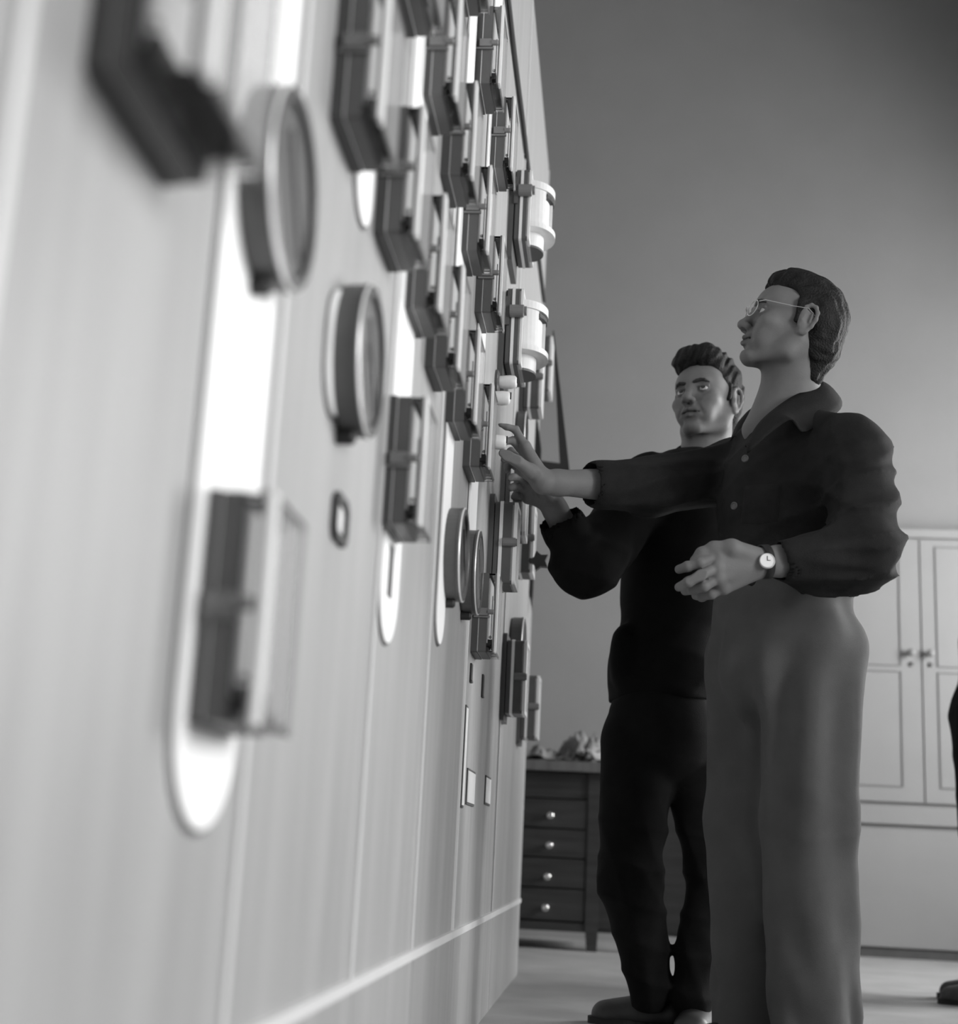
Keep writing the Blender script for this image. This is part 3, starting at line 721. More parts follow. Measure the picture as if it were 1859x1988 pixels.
def folds(par_pts, amp, freq, seed=0):
    """cloth folds: sharp ridges running around a limb / across a bend"""
    rs = np.random.RandomState(seed); K = []
    for _ in range(3):
        d = rs.normal(size=3); d /= np.linalg.norm(d); K.append((d, freq * rs.uniform(.7, 1.4), rs.uniform(0, 6)))
    def fn(x, y, z):
        w_ = .35 * np.sin(9 * x + 7 * z + seed) + .35 * np.sin(11 * y - 6 * z)
        v = 0
        for d, f_, p in K:
            v = v + (1 - np.abs(np.sin(.5 * f_ * (x * d[0] + y * d[1] + z * d[2]) + p + w_))) ** 2
        g = 0
        for c, r in par_pts:
            g = g + np.exp(-((x - c[0]) ** 2 + (y - c[1]) ** 2 + (z - c[2]) ** 2) / r ** 2)
        return -amp * (v / 1.5 - .5) * np.minimum(g, 1.0) - amp * .22 * (v / 1.5 - .5)
    return fn
def collar(par, top, low, m, name='collar', th=.003):
    """loft between an inner (neck) and an outer (flap edge) polyline"""
    n = 36
    def rs_(P):
        P = np.array(P, float); t = np.linspace(0, len(P) - 1, n); i = np.minimum(t.astype(int), len(P) - 2); u = (t - i)[:, None]
        def g(j): return P[np.clip(j, 0, len(P) - 1)]
        p0, p1, p2, p3 = g(i - 1), g(i), g(i + 1), g(i + 2)
        return .5 * (2 * p1 + (p2 - p0) * u + (2 * p0 - 5 * p1 + 4 * p2 - p3) * u ** 2 + (3 * p1 - p0 - 3 * p2 + p3) * u ** 3)
    T, L = rs_(top), rs_(low); bm = bmesh.new(); rows = []
    for a in np.linspace(0, 1, 7):
        rows.append([bm.verts.new(T[i] * (1 - a) + L[i] * a + np.array([0, 0, .010 * math.sin(math.pi * a)])) for i in range(n)])
    for A, Bv in zip(rows, rows[1:]):
        for i in range(n - 1): bm.faces.new((A[i], A[i + 1], Bv[i + 1], Bv[i]))
    o = obj(name, bm, m, None, smooth=True); md = o.modifiers.new('s', 'SOLIDIFY'); md.thickness = th; md.offset = 0
    place_parent(o, par); return o
def hand(f, wrist, rw, knuckles, fingers, thumb, thumb_r, kr=.0105, tr=.0075):
    """palm fans from the wrist to each knuckle; fingers: list of point chains starting at the knuckle"""
    wr = np.array(wrist)
    for kn in knuckles: f.cone(wr, kn, rw, kr + .002, .012)
    for a, b in zip(knuckles, knuckles[1:]): f.cone(a, b, kr, kr, .008)
    for ch in fingers:
        n = len(ch); rs = list(np.linspace(kr - .0008, tr, n)); f.chain(ch, rs, .002)
        for p in ch[1:-1]: f.ell(p, (rs[1] + .0008,) * 3, .003)
    f.chain(thumb, thumb_r, .008)
def nail(par, p, d, nrm, w_=.011, l_=.012):
    d = Vector(d).normalized(); nn = Vector(nrm); nn = (nn - d * nn.dot(d)).normalized(); s_ = d.cross(nn)
    bm = bmesh.new(); rows = []
    for i in range(5):
        a = (i / 4 - .5); rows.append([bm.verts.new(Vector(p) + d * (l_ * b) + s_ * (w_ * a) + nn * (.0010 - .012 * a * a)) for b in (-.5, 0, .35, .5 - .12 * abs(a) * 4)])
    for A, Bv in zip(rows, rows[1:]):
        for i in range(3): bm.faces.new((A[i], A[i + 1], Bv[i + 1], Bv[i]))
    o = obj('fingernail', bm, 'trim', None, smooth=True); md = o.modifiers.new('s', 'SOLIDIFY'); md.thickness = .0008
    place_parent(o, par)
def button(par, p, nrm, r=.0085, m='button'):
    bm = lathe(bmesh.new(), [(0, 0), (0, r), (.0025, r), (.003, r * .8), (.002, r * .5), (.002, 0)], 18, 'z')
    o = obj('button', bm, m, None, smooth=False); o.rotation_mode = 'QUATERNION'; o.rotation_quaternion = Vector(nrm).normalized().to_track_quat('Z', 'Y'); o.location = p
    bpy.context.view_layer.update(); place_parent(o, par)
def shoe(name, par, heel, toe, m='shoe', w_=.047):
    heel = np.array(heel, float); toe = np.array(toe, float); d = toe - heel; L = np.linalg.norm(d); d /= L
    f = Field(np.minimum(heel, toe) - .07, np.maximum(heel, toe) + np.array([.07, .07, .15]), .0045)
    up = np.array([0, 0, 1.]); S_ = np.cross(d, up)
    f.cone(heel + d * .035 + up * .030, toe - d * .045 + up * .020, .036, .036, .02, flat=(S_, .82))
    f.cone(heel + d * .035 + up * .04, heel + d * .045 + up * .09, .034, .038, .02)
    f.cone(heel + d * .08 + up * .055, toe - d * .08 + up * .028, .030, .025, .03)
    f.plane((0, 0, .012), (0, 0, -1)); f.plane((0, 0, .115), (0, 0, 1))
    o = np_obj(name, [f.mesh()], m, None); place_parent(o, par)
    n = 40; pts = []
    for i in range(n):
        a = 2 * math.pi * i / n; u, v = math.cos(a), math.sin(a); ww = w_ * (1.0 if u > 0 else .82)
        pts.append(heel[:2] + d[:2] * (L / 2 + u * L / 2 * (1 - .06 * abs(v))) + S_[:2] * (ww * np.sign(v) * abs(v) ** .6 * (1 - .12 * (u < -.2))))
    so = obj('sole', prism(bmesh.new(), [tuple(p) for p in pts], 0.0, .016, 'z'), 'black', None, bevel=.002); place_parent(so, o); so.matrix_parent_inverse = Matrix.Translation(-par.location); so.parent = o; so.matrix_parent_inverse = Matrix.Identity(4)
    return o
# ------------------------------------------------------------------ right man (grey trousers, spectacles, arm stretched to the board)
cM2 = (.42, 3.2, 0)
m2 = thing('person', 'man with spectacles, dark work jacket and grey trousers, looking up, arm stretched to the switchboard', 'person', cM2)
hc = (0.388, 3.160, 1.629); sc2 = 1.05
R2 = frame((-.945, -.13, .26), roll=-.02)
sh_r, el_r, wr_r = np.array((0.283, 3.360, 1.330)), np.array((0.080, 3.260, 1.260)), np.array((-0.175, 3.120, 1.228))
sh_l, el_l, wr_l = np.array((0.496, 3.040, 1.289)), np.array((0.495, 2.900, 1.027)), np.array((0.310, 2.840, 1.001))
nb, nc = np.array((0.393, 3.220, 1.438)), np.array((0.390, 3.200, 1.507))
hf, W2, paint2 = head_fields(hc, R2, sc2, [(nc, .057), (nb, .070), (nb + np.array((.0, 0, -.09)), .09)], None)
hf.cone(nc, (0.311, 3.200, 1.386), .05, .034, .03)
parts2 = [hf.mesh()]
# reaching hand and forearm
f = Field(np.minimum(wr_r, el_r) - .08 + np.array((-.13, 0, 0)), np.maximum(wr_r, el_r) + .09, .0022)
f.cone(el_r + (wr_r - el_r) * .3, wr_r + (el_r - wr_r) * .12, .038, .0255, .02, flat=((0, 0, 1), .9)); f.cone(wr_r + (el_r - wr_r) * .12, wr_r, .0255, .026, .02)
kn = [(-0.218, 3.100, 1.307), (-0.218, 3.125, 1.292), (-0.226, 3.150, 1.279), (-0.228, 3.170, 1.267)]
kn = [np.array(k) for k in kn]
fg = [[kn[0], (-0.242, 3.090, 1.343), (-0.261, 3.080, 1.347), (-0.273, 3.075, 1.350)], [kn[1], (-0.247, 3.100, 1.319), (-0.265, 3.090, 1.314), (-0.273, 3.085, 1.299)],
      [kn[2], (-0.254, 3.150, 1.308), (-0.267, 3.140, 1.295), (-0.268, 3.130, 1.281)], [kn[3], (-0.252, 3.190, 1.292), (-0.263, 3.180, 1.279), (-0.263, 3.170, 1.267)]]
th = [wr_r + (kn[1] - wr_r) * .15, (-0.202, 3.080, 1.242), (-0.232, 3.050, 1.257), (-0.252, 3.045, 1.266), (-0.264, 3.045, 1.273)]
hand(f, wr_r, .021, kn, fg, th, [.022, .0165, .0125, .0115, .0095])
parts2.append(f.mesh())
# hand with the wrist watch
f = Field(np.array((0.105, 2.830, 0.887)) - .06, np.array((0.410, 2.900, 1.081)) + .08, .0022)
f.cone(wr_l + (el_l - wr_l) * .55, wr_l + (el_l - wr_l) * .06, .036, .029, .02, flat=((0, 1, 0), 1.25)); f.cone(wr_l + (el_l - wr_l) * .06, wr_l, .029, .0275, .02, flat=((0, 1, 0), 1.25))
kn = [np.array(k) for k in ((0.198, 2.800, 0.998), (0.195, 2.795, 0.976), (0.198, 2.800, 0.956), (0.210, 2.820, 0.940))]
fg = [[kn[0], (0.161, 2.785, 0.982), (0.137, 2.790, 0.975), (0.121, 2.800, 0.971)], [kn[1], (0.162, 2.775, 0.955), (0.139, 2.780, 0.942), (0.121, 2.790, 0.933)],
      [kn[2], (0.170, 2.790, 0.936), (0.150, 2.810, 0.933), (0.135, 2.830, 0.933)], [kn[3], (0.186, 2.820, 0.927), (0.169, 2.840, 0.925), (0.158, 2.860, 0.930)]]
th = [wr_l + (kn[0] - wr_l) * .2, (0.224, 2.800, 1.016), (0.189, 2.800, 1.016), (0.165, 2.800, 1.005), (0.151, 2.800, 0.990)]
hand(f, wr_l, .022, kn, fg, th, [.024, .019, .0135, .0115, .0095], kr=.0120, tr=.0092)
parts2.append(f.mesh())
# hidden trunk and legs of the body
f = Field((.12, 2.9, 0.06), (.75, 3.6, 1.5), .011)
f.cone(sh_r, sh_l, .05, .05, .05); f.ell((.41, 3.2, 1.2), (.10, .10, .25), .05); f.ell((.38, 3.2, .95), (.10, .10, .15), .05)
ank = [(.33, 3.28, .09), (.45, 3.14, .09)]
for hx, kx, ax_ in (((.34, 3.26, .9), (.315, 3.27, .5), (.315, 3.27, .09)), ((.43, 3.14, .9), (.42, 3.12, .5), (.42, 3.11, .09))):
    f.cone(hx, kx, .075, .05, .03); f.cone(kx, ax_, .048, .035, .02)
f.cone(sh_r, el_r, .045, .036, .02)
parts2.append(f.mesh())
body = np_obj('body', parts2, 'skin', None, paint=paint2); place_parent(body, m2)
eyes(m2, W2, R2, sc2, (0, .1)); brows(m2, W2, sc2, 0, hf)
# hair, combed back, short at the neck
f = Field(np.array(hc) - .165, np.array(hc) + .165, .0026)
f.ell(W2((0, -.022, .038)), np.array((.079, .094, .088)) * sc2, .01, rot=R2); f.ell(W2((0, -.052, -.005)), np.array((.068, .060, .080)) * sc2, .03, rot=R2); f.ell(W2((0, .02, .085)), np.array((.058, .060, .038)) * sc2, .025, rot=R2)
f.cone(W2((0, -.07, -.05)), W2((0, -.072, -.095)), .045, .028, .03)
for s_ in (-1, 1):
    f.ell(W2((s_ * .085, .050, .005)), np.array((.05, .052, .066)) * sc2, .008, 'sub', rot=R2); f.ell(W2((s_ * .088, -.008, -.035)), np.array((.034, .034, .052)) * sc2, .006, 'sub', rot=R2)
    f.cone(W2((s_ * .070, .005, .03)), W2((s_ * .071, .006, -.014)), .010, .006, .008)
f.ell(W2((0, .105, .000)), np.array((.085, .072, .082)) * sc2, .008, 'sub', rot=R2); f.ell(W2((0, .04, -.09)), np.array((.09, .085, .10)) * sc2, .01, 'sub', rot=R2)
def strand(Wc, Rm, amp, fr, seed):
    def fn(x, y, z):
        L = (np.stack([x, y, z], 1) - np.array(Wc)) @ Rm
        return amp * (np.sin(fr * L[:, 0] + 60 * L[:, 1] + 3 * np.sin(70 * L[:, 2] + seed)) * .6 + .5 * np.sin(fr * 1.7 * L[:, 0] + 90 * L[:, 2] + seed)) + amp * .8 * hash_noise(x, y, z, 180, seed)
    return fn
f.disp(strand(hc, R2, .0016, 260, 1))
hr = np_obj('hair', [f.mesh()], 'hair', None, 0); place_parent(hr, m2)
# spectacles
sp = obj('spectacles', None or tube(bmesh.new(), [Vector(W2((.031 + .021 * math.cos(a), .098 - .010 * math.cos(a) * .6, -.001 + .018 * math.sin(a)))) for a in np.linspace(0, 2 * math.pi, 25)[:-1]], .0010, 6, True), 'wire'); place_parent(sp, m2)
rim2 = obj('rim', tube(bmesh.new(), [Vector(W2((-.031 + .021 * math.cos(a), .098 + .010 * math.cos(a) * .6, -.001 + .018 * math.sin(a)))) for a in np.linspace(0, 2 * math.pi, 25)[:-1]], .0010, 6, True), 'wire'); rim2.parent = sp
br = obj('bridge', tube(bmesh.new(), [Vector(W2(p)) for p in ((-.012, .104, .004), (-.006, .108, .008), (.006, .108, .008), (.012, .104, .004))], .0010, 6), 'wire'); br.parent = sp
for s_ in (-1, 1):
    tm = obj('temple', tube(bmesh.new(), [Vector(W2(p)) for p in ((s_ * .052, .091, .010), (s_ * .066, .080, .011), (s_ * .078, .02, .012), (s_ * .081, -.012, .016), (s_ * .080, -.030, .004))], .0011, 6), 'wire'); tm.parent = sp
    lb = bmesh.new(); lb.faces.new([lb.verts.new(Vector(W2((s_ * .031 + .0205 * math.cos(a), .098 - s_ * .006 * math.cos(a), -.001 + .0175 * math.sin(a))))) for a in np.linspace(0, 2 * math.pi, 25)[:-1]])
    ln = obj('lens', lb, 'lens'); ln.parent = sp
# jacket
hem = .965
f = Field((-.16, 2.72, .90), (.80, 3.62, 1.50), .0052)
ch = (np.array(sh_r) + np.array(sh_l)) / 2
Rt = frame((-.80, -.58, 0))
f.cone(sh_r + np.array((0, 0, .0)), sh_l, .066, .070, .05); f.cone(nb + np.array((.0, 0, -.045)), sh_l + np.array((0, 0, .02)), .070, .055, .05); f.cone(nb + np.array((0, 0, -.045)), sh_r + np.array((0, 0, .02)), .070, .055, .05)
f.ell(ch + np.array((-.01, 0, -.10)), (.185, .135, .19), .05, rot=Rt); f.ell((0.384, 3.200, 1.065), (.165, .135, .17), .06, rot=Rt); f.ell((0.372, 3.200, 1.005), (.165, .14, .08), .05, rot=Rt)
f.plane((0.3, 0, hem), (.12, 0, -1))
f.cone(sh_r, el_r, .078, .066, .03); cu = wr_r + (el_r - wr_r) * .50; f.cone(el_r, cu, .066, .054, .03); f.cone(cu + (el_r - cu) * .15, cu, .056, .056, .004)
f.cone(sh_l + np.array((.01, 0, -.01)), el_l + np.array((.012, 0, .02)), .078, .064, .03); cu2 = wr_l + (el_l - wr_l) * .17; f.cone(el_l, cu2, .066, .044, .03); f.cone(el_l + np.array((.0, 0, .02)), el_l + np.array((-.1, 0, -.02)), .066, .062, .03)
f.disp(folds([(el_l, .17), (el_r, .13), ((0.544, 3.000, 1.187), .10), ((0.383, 3.100, 1.010), .12), (sh_r, .1)], .0155, 62, 4))
f.cone(cu + (el_r - cu) * .10, cu - (el_r - cu) * .01, .0575, .057, .003); f.cone(cu2 + (el_l - cu2) * .10, cu2, .045, .044, .003)
f.cone(cu, wr_r, .048, .045, .004, 'sub'); f.cone(cu2, wr_l, .038, .036, .004, 'sub')
f.cone(nb + np.array((0, 0, -.05)), nc, .061, .066, .012, 'sub')
vA, vB = np.array((0.296, 3.020, 1.302)), np.array((0.278, 3.050, 1.382))
f.cone(vA, vB, .022, .05, .01, 'sub')
jk = np_obj('jacket', [f.mesh()], 'jacket', None, 3); place_parent(jk, m2)
collar(m2, [(0.272, 3.040, 1.298), (0.305, 3.060, 1.362), (0.375, 3.120, 1.437), (0.458, 3.200, 1.502), (0.433, 3.300, 1.540), (0.337, 3.320, 1.482), (0.271, 3.260, 1.384)],
       [(0.274, 3.020, 1.278), (0.363, 3.020, 1.356), (0.398, 3.020, 1.330), (0.498, 3.160, 1.431), (0.487, 3.340, 1.530), (0.310, 3.360, 1.481), (0.255, 3.280, 1.375)], 'jacket')
for p in ((1447,892),): pass
button(m2, (0.271, 3.035, 1.270), (-.6, -.8, .1)); button(m2, (0.245, 3.000, 1.154), (-.7, -.7, 0)); button(m2, (-0.021, 3.190, 1.275), (-.1, -.9, .5), .007)
# breast pocket laid on the jacket front
import mathutils.bvhtree as bvt
_T = bvt.BVHTree.FromPolygons([tuple(v.co) for v in jk.data.vertices], [tuple(p.vertices) for p in jk.data.polygons])
bm = bmesh.new(); rows = []
pa, pb, pc = [Vector(q) for q in ((0.277, 2.800, 1.188), (0.351, 2.800, 1.187), (0.269, 2.800, 1.102))]
for i in range(15):
    row = []
    for j in range(15):
        p = pa + (pb - pa) * (i / 14) + (pc - pa) * (j / 14 * (1.0 + .05 * (1 - abs(i / 7 - 1)))); hit = _T.ray_cast(p, Vector((0, 1, .13)).normalized()); hit = hit if hit[0] is not None else _T.find_nearest(p)
        row.append(bm.verts.new(hit[0] + hit[1] * (.0035 if 0 < i < 14 and 0 < j < 14 else .0005)))
    rows.append(row)
for A, Bv in zip(rows, rows[1:]):
    for j in range(14): bm.faces.new((A[j], A[j + 1], Bv[j + 1], Bv[j]))
pkt = obj('breast_pocket', bm, 'jacket', None, smooth=True); place_parent(pkt, m2)
# trousers
f = Field((.10, 2.86, .02), (.72, 3.60, 1.10), .0062)
hp = np.array((0.366, 3.200, 0.946))
f.ell(hp, (.160, .15, .12), .04, rot=frame((-.9, -.4, 0))); f.ell(hp + np.array((.0, 0, -.12)), (.158, .155, .14), .05, rot=frame((-.9, -.4, 0))); f.ell(hp + np.array((.01, 0, .06)), (.150, .145, .09), .04, rot=frame((-.9, -.4, 0)))
fl_, nl = [(.320, 3.27, .86), (.305, 3.27, .50), (.310, 3.27, .05)], [(.425, 3.14, .86), (.415, 3.12, .50), (.418, 3.10, .04)]
for L_, r_ in ((fl_, (.118, .092, .082)), (nl, (.120, .098, .090))):
    f.cone(L_[0], L_[1], r_[0], r_[1], .02); f.cone(L_[1], L_[2], r_[1], r_[2], .03)
def tf(x, y, z):
    a = np.arctan2(y - 3.2, x - .38); q = np.clip((1.02 - z) * 6, 0, 1)
    return -.014 * q * (np.abs(np.sin(a * 5 + 2.2 * np.sin(z * 3.1) + .6)) ** 2.0 - .5) - .003 * np.sin(a * 11 + z * 7) * q - .004 * np.sin(z * 34 + 5 * x + 1.5 * np.sin(8 * a)) * np.exp(-((z - .15) / .16) ** 2)
f.disp(tf)
f.disp(folds([((.44, 3.1, .5), .10)], .004, 60, 8))
f.plane((0, 0, 1.055), (.08, 0, 1)); f.plane((0, 0, .035), (0, 0, -1))
tr = np_obj('trousers', [f.mesh()], 'trousers', None); place_parent(tr, m2)
shoe('shoe', m2, (.37, 3.29, 0), (.11, 3.20, 0)); shoe('shoe', m2, (.50, 3.12, 0), (.25, 3.0, 0))
# wrist watch (worn by the man, its own thing)
ax_ = (wr_l - el_l); ax_ /= np.linalg.norm(ax_)
wc = wr_l + (el_l - wr_l) * .06 * 1.0
fc = np.array((0.294, 2.800, 0.993))
wt = thing('wrist_watch', 'wrist watch with pale round face and dark strap on the man in light trousers', 'watch', tuple(fc))
nrm = Vector((.02, -.98, .1)).normalized(); qd = nrm.to_track_quat('Z', 'Y')
for nm, prof, mm in (('watch_case', [(-.005, 0), (-.005, .0145), (0, .0160), (.005, .0150), (.005, .0135), (.004, .0135)], 'rim'), ('watch_face', [(.0042, 0), (.0042, .0138)], 'dial')):
    o = obj(nm, lathe(bmesh.new(), prof, 28, 'z'), mm, wt, smooth=False); o.rotation_mode = 'QUATERNION'; o.rotation_quaternion = qd
hb = bmesh.new(); box(hb, -.0006, .0006, 0, .009, .0045, .005); box(hb, 0, .006, -.0006, .0006, .0045, .005)
o = obj('watch_hand', hb, 'black', wt); o.rotation_mode = 'QUATERNION'; o.rotation_quaternion = qd
sx = Vector(ax_.tolist()); uu = nrm.cross(sx).normalized(); vv = sx.cross(uu).normalized(); bm = bmesh.new(); rows = []
for i in range(28):
    a = 2 * math.pi * i / 28; p = Vector((wr_l - (el_l - wr_l) * .09).tolist()) - Vector(fc.tolist()) + uu * (.0350 * math.cos(a)) + vv * (.0320 * math.sin(a))
    rows.append([bm.verts.new(p + sx * t_) for t_ in (-.008, .008)])
for i in range(28): bm.faces.new((rows[i][0], rows[(i + 1) % 28][0], rows[(i + 1) % 28][1], rows[i][1]))
o = obj('strap', bm, 'black', wt, smooth=True); md = o.modifiers.new('s', 'SOLIDIFY'); md.thickness = .002

# ------------------------------------------------------------------ left man (black work clothes, bent arm)
cM1 = (.12, 3.65, 0)
m1 = thing('person', 'dark-haired man in black work clothes standing behind, one sleeved arm bent up to the switchboard', 'person', cM1)
h1 = (0.223, 3.680, 1.611); sc1 = 1.05
R1 = frame((-.50, -.85, .10), roll=.05)
s1r, e1r, w1r = np.array((0.077, 3.580, 1.343)), np.array((-0.083, 3.450, 1.101)), np.array((-0.167, 3.360, 1.241))
s1l, e1l, w1l = np.array((0.326, 3.740, 1.420)), np.array((0.342, 3.750, 1.146)), np.array((0.294, 3.650, 0.964))
n1b, n1c = np.array((0.215, 3.700, 1.452)), np.array((0.234, 3.710, 1.532))
hf, W1, paint1 = head_fields(h1, R1, sc1, [(n1c, .054), (n1b, .057), (n1b + np.array((-.01, 0, -.09)), .09)], None)
parts1 = [hf.mesh()]
f = Field(np.minimum(w1r, e1r) - .10, np.maximum(w1r, e1r) + .10, .0025)
f.cone(e1r + (w1r - e1r) * .2, w1r + (e1r - w1r) * .1, .046, .028, .02); f.cone(w1r + (e1r - w1r) * .1, w1r, .028, .027, .02)
kn = [np.array(k) for k in ((-0.210, 3.300, 1.282), (-0.215, 3.310, 1.267), (-0.220, 3.320, 1.252), (-0.224, 3.340, 1.243))]
fg = [[kn[0], (-0.237, 3.280, 1.299), (-0.252, 3.270, 1.305), (-0.260, 3.260, 1.305)], [kn[1], (-0.241, 3.280, 1.279), (-0.256, 3.270, 1.278), (-0.262, 3.265, 1.273)],
      [kn[2], (-0.245, 3.300, 1.263), (-0.256, 3.290, 1.259), (-0.262, 3.285, 1.253)], [kn[3], (-0.241, 3.330, 1.252), (-0.251, 3.320, 1.246), (-0.256, 3.315, 1.240)]]
th = [w1r + (kn[1] - w1r) * .15, (-0.191, 3.270, 1.268), (-0.213, 3.250, 1.284), (-0.230, 3.245, 1.295), (-0.243, 3.245, 1.302)]
hand(f, w1r, .022, kn, fg, th, [.022, .0165, .0125, .0115, .0095])
parts1.append(f.mesh())
# other hand, hanging behind the right man
f = Field(w1l - .2, w1l + .14, .003)
f.cone(w1l + (e1l - w1l) * .3, w1l, .032, .026, .02)
kn = [w1l + np.array(v) for v in ((-.05, -.03, -.07), (-.045, -.01, -.08), (-.04, .01, -.08), (-.03, .03, -.072))]
fg = [[k, k + np.array((-.02, -.005, -.04)), k + np.array((-.012, -.01, -.065)), k + np.array((.002, -.01, -.08))] for k in kn]
hand(f, w1l, .022, kn, fg, [w1l + (kn[0] - w1l) * .2, w1l + np.array((-.05, -.06, -.04)), w1l + np.array((-.06, -.065, -.075)), w1l + np.array((-.06, -.06, -.10))], [.02, .015, .012, .009])
parts1.append(f.mesh())
f = Field((-.14, 3.3, .05), (.52, 4.0, 1.5), .011)
f.cone(s1r, s1l, .045, .045, .05); f.ell((.16, 3.68, 1.2), (.10, .075, .25), .05); f.ell((.13, 3.66, .9), (.10, .09, .15), .05); f.cone(s1l, e1l, .045, .036, .02); f.cone(e1l, w1l, .036, .028, .02); f.cone(s1r, e1r, .045, .038, .02)
la, lb = (.075, 3.64), (.20, 3.68)
kA, kB, aA, aB = (0.048, 3.620, 0.363), (0.234, 3.660, 0.384), (0.106, 3.680, 0.089), (0.209, 3.660, 0.079)
for hx, kx, ax_ in (((.075, 3.64, .85), kA, aA), ((.195, 3.68, .85), kB, aB)):
    f.cone(hx, kx, .065, .034, .03); f.cone(kx, ax_, .034, .030, .02)
parts1.append(f.mesh())
body = np_obj('body', parts1, 'skin', None, paint=paint1); place_parent(body, m1)
eyes(m1, W1, R1, sc1, (.15, .15)); brows(m1, W1, sc1, -.001, hf)
# hair: thick, wavy, swept up from the forehead
f = Field(np.array(h1) - .17, np.array(h1) + .17, .0026)
f.ell(W1((0, -.028, .050)), np.array((.083, .094, .084)) * 1.03, .01, rot=R1); f.ell(W1((0, -.062, .0)), np.array((.070, .056, .075)), .03, rot=R1)
f.ell(W1((0, .050, .098)), np.array((.068, .048, .038)), .02, rot=R1); f.ell(W1((.03, .058, .093)), np.array((.036, .034, .030)), .015, rot=R1); f.ell(W1((-.035, .05, .092)), np.array((.034, .034, .028)), .015, rot=R1); f.ell(W1((0, -.01, .115)), np.array((.062, .07, .03)), .02, rot=R1)
f.cone(W1((0, -.07, -.05)), W1((0, -.070, -.085)), .042, .026, .03)
for s_ in (-1, 1):
    f.ell(W1((s_ * .088, .055, -.005)), np.array((.042, .046, .062)), .008, 'sub', rot=R1); f.ell(W1((s_ * .090, -.008, -.038)), np.array((.034, .034, .054)), .006, 'sub', rot=R1)
    f.cone(W1((s_ * .070, .008, .03)), W1((s_ * .071, .009, -.012)), .010, .006, .008)
f.ell(W1((0, .112, -.004)), np.array((.080, .070, .072)), .008, 'sub', rot=R1); f.ell(W1((0, .05, -.09)), np.array((.09, .085, .10)), .01, 'sub', rot=R1)
def wavy(x, y, z):
    L = (np.stack([x, y, z], 1) - np.array(h1)) @ R1
    return .0040 * np.sin(95 * L[:, 0] + 40 * L[:, 1] + 2.5 * np.sin(45 * L[:, 2] + 30 * L[:, 1])) * np.sin(70 * L[:, 1] + 50 * L[:, 2]) + .0016 * np.sin(300 * L[:, 0] + 120 * L[:, 2] + 3 * np.sin(60 * L[:, 1]))
f.disp(wavy)
hr = np_obj('hair', [f.mesh()], 'hair', None, 0); place_parent(hr, m1)
# jacket
f = Field((-.36, 3.22, .70), (.58, 4.05, 1.52), .0055)
Rt1 = frame((-.55, -.83, 0))
f.cone(s1r, s1l, .062, .066, .05); f.cone(n1b + np.array((0, 0, -.04)), s1r + np.array((0, 0, .02)), .062, .05, .05); f.cone(n1b + np.array((0, 0, -.04)), s1l + np.array((0, 0, .02)), .062, .05, .05)
ch = (s1r + s1l) / 2 + np.array((-.02, 0, 0))
f.ell(ch + np.array((-.02, 0, -.12)), (.17, .125, .19), .05, rot=Rt1); f.ell((0.149, 3.660, 1.082), (.150, .125, .18), .06, rot=Rt1); f.ell((0.125, 3.660, 0.893), (.150, .13, .14), .05, rot=Rt1)
f.cone((0.126, 3.660, 0.840), (0.122, 3.660, 0.787), .125, .125, .03, flat=((-.83, .55, 0), .87))
f.ell((0.022, 3.600, 0.901), (.040, .05, .085), .02)                       # bulging side pocket
f.plane((.1, 0, .795), (.02, 0, -1))
f.cone(s1r, e1r, .080, .072, .04); c1 = w1r + (e1r - w1r) * .36; f.cone(e1r, c1, .066, .057, .04); f.cone(e1r + (s1r - e1r) * .2, e1r, .075, .066, .03); f.cone(e1r + (s1r - e1r) * .5 + np.array((.0, 0, -.03)), e1r + np.array((.03, 0, 0)), .060, .060, .03)
f.cone(s1l, e1l, .07, .06, .03); f.cone(e1l, w1l + (e1l - w1l) * .2, .058, .042, .03)
f.disp(folds([(e1r, .13), (s1r, .1), ((0.124, 3.600, 0.833), .1)], .010, 60, 2))
f.cone(c1 + (e1r - c1) * .14, c1 - (e1r - c1) * .02, .060, .058, .004)
f.cone(c1 + (e1r - c1) * .35, w1r, .048, .052, .004, 'sub'); f.cone(w1l + (e1l - w1l) * .25, w1l, .036, .036, .004, 'sub')
f.cone(n1b + np.array((0, 0, -.05)), n1c, .056, .062, .012, 'sub'); f.cone((0.187, 3.520, 1.398), (0.163, 3.500, 1.351), .035, .01, .01, 'sub')
jk = np_obj('jacket', [f.mesh()], 'jacket2', None, 3); place_parent(jk, m1)
collar(m1, [(0.172, 3.560, 1.381), (0.151, 3.600, 1.427), (0.153, 3.660, 1.469), (0.204, 3.800, 1.529), (0.274, 3.800, 1.530), (0.301, 3.700, 1.473), (0.260, 3.600, 1.408)],
       [(0.165, 3.540, 1.362), (0.121, 3.560, 1.384), (0.128, 3.640, 1.437), (0.192, 3.840, 1.531), (0.298, 3.840, 1.533), (0.330, 3.720, 1.465), (0.285, 3.580, 1.376)], 'jacket2')
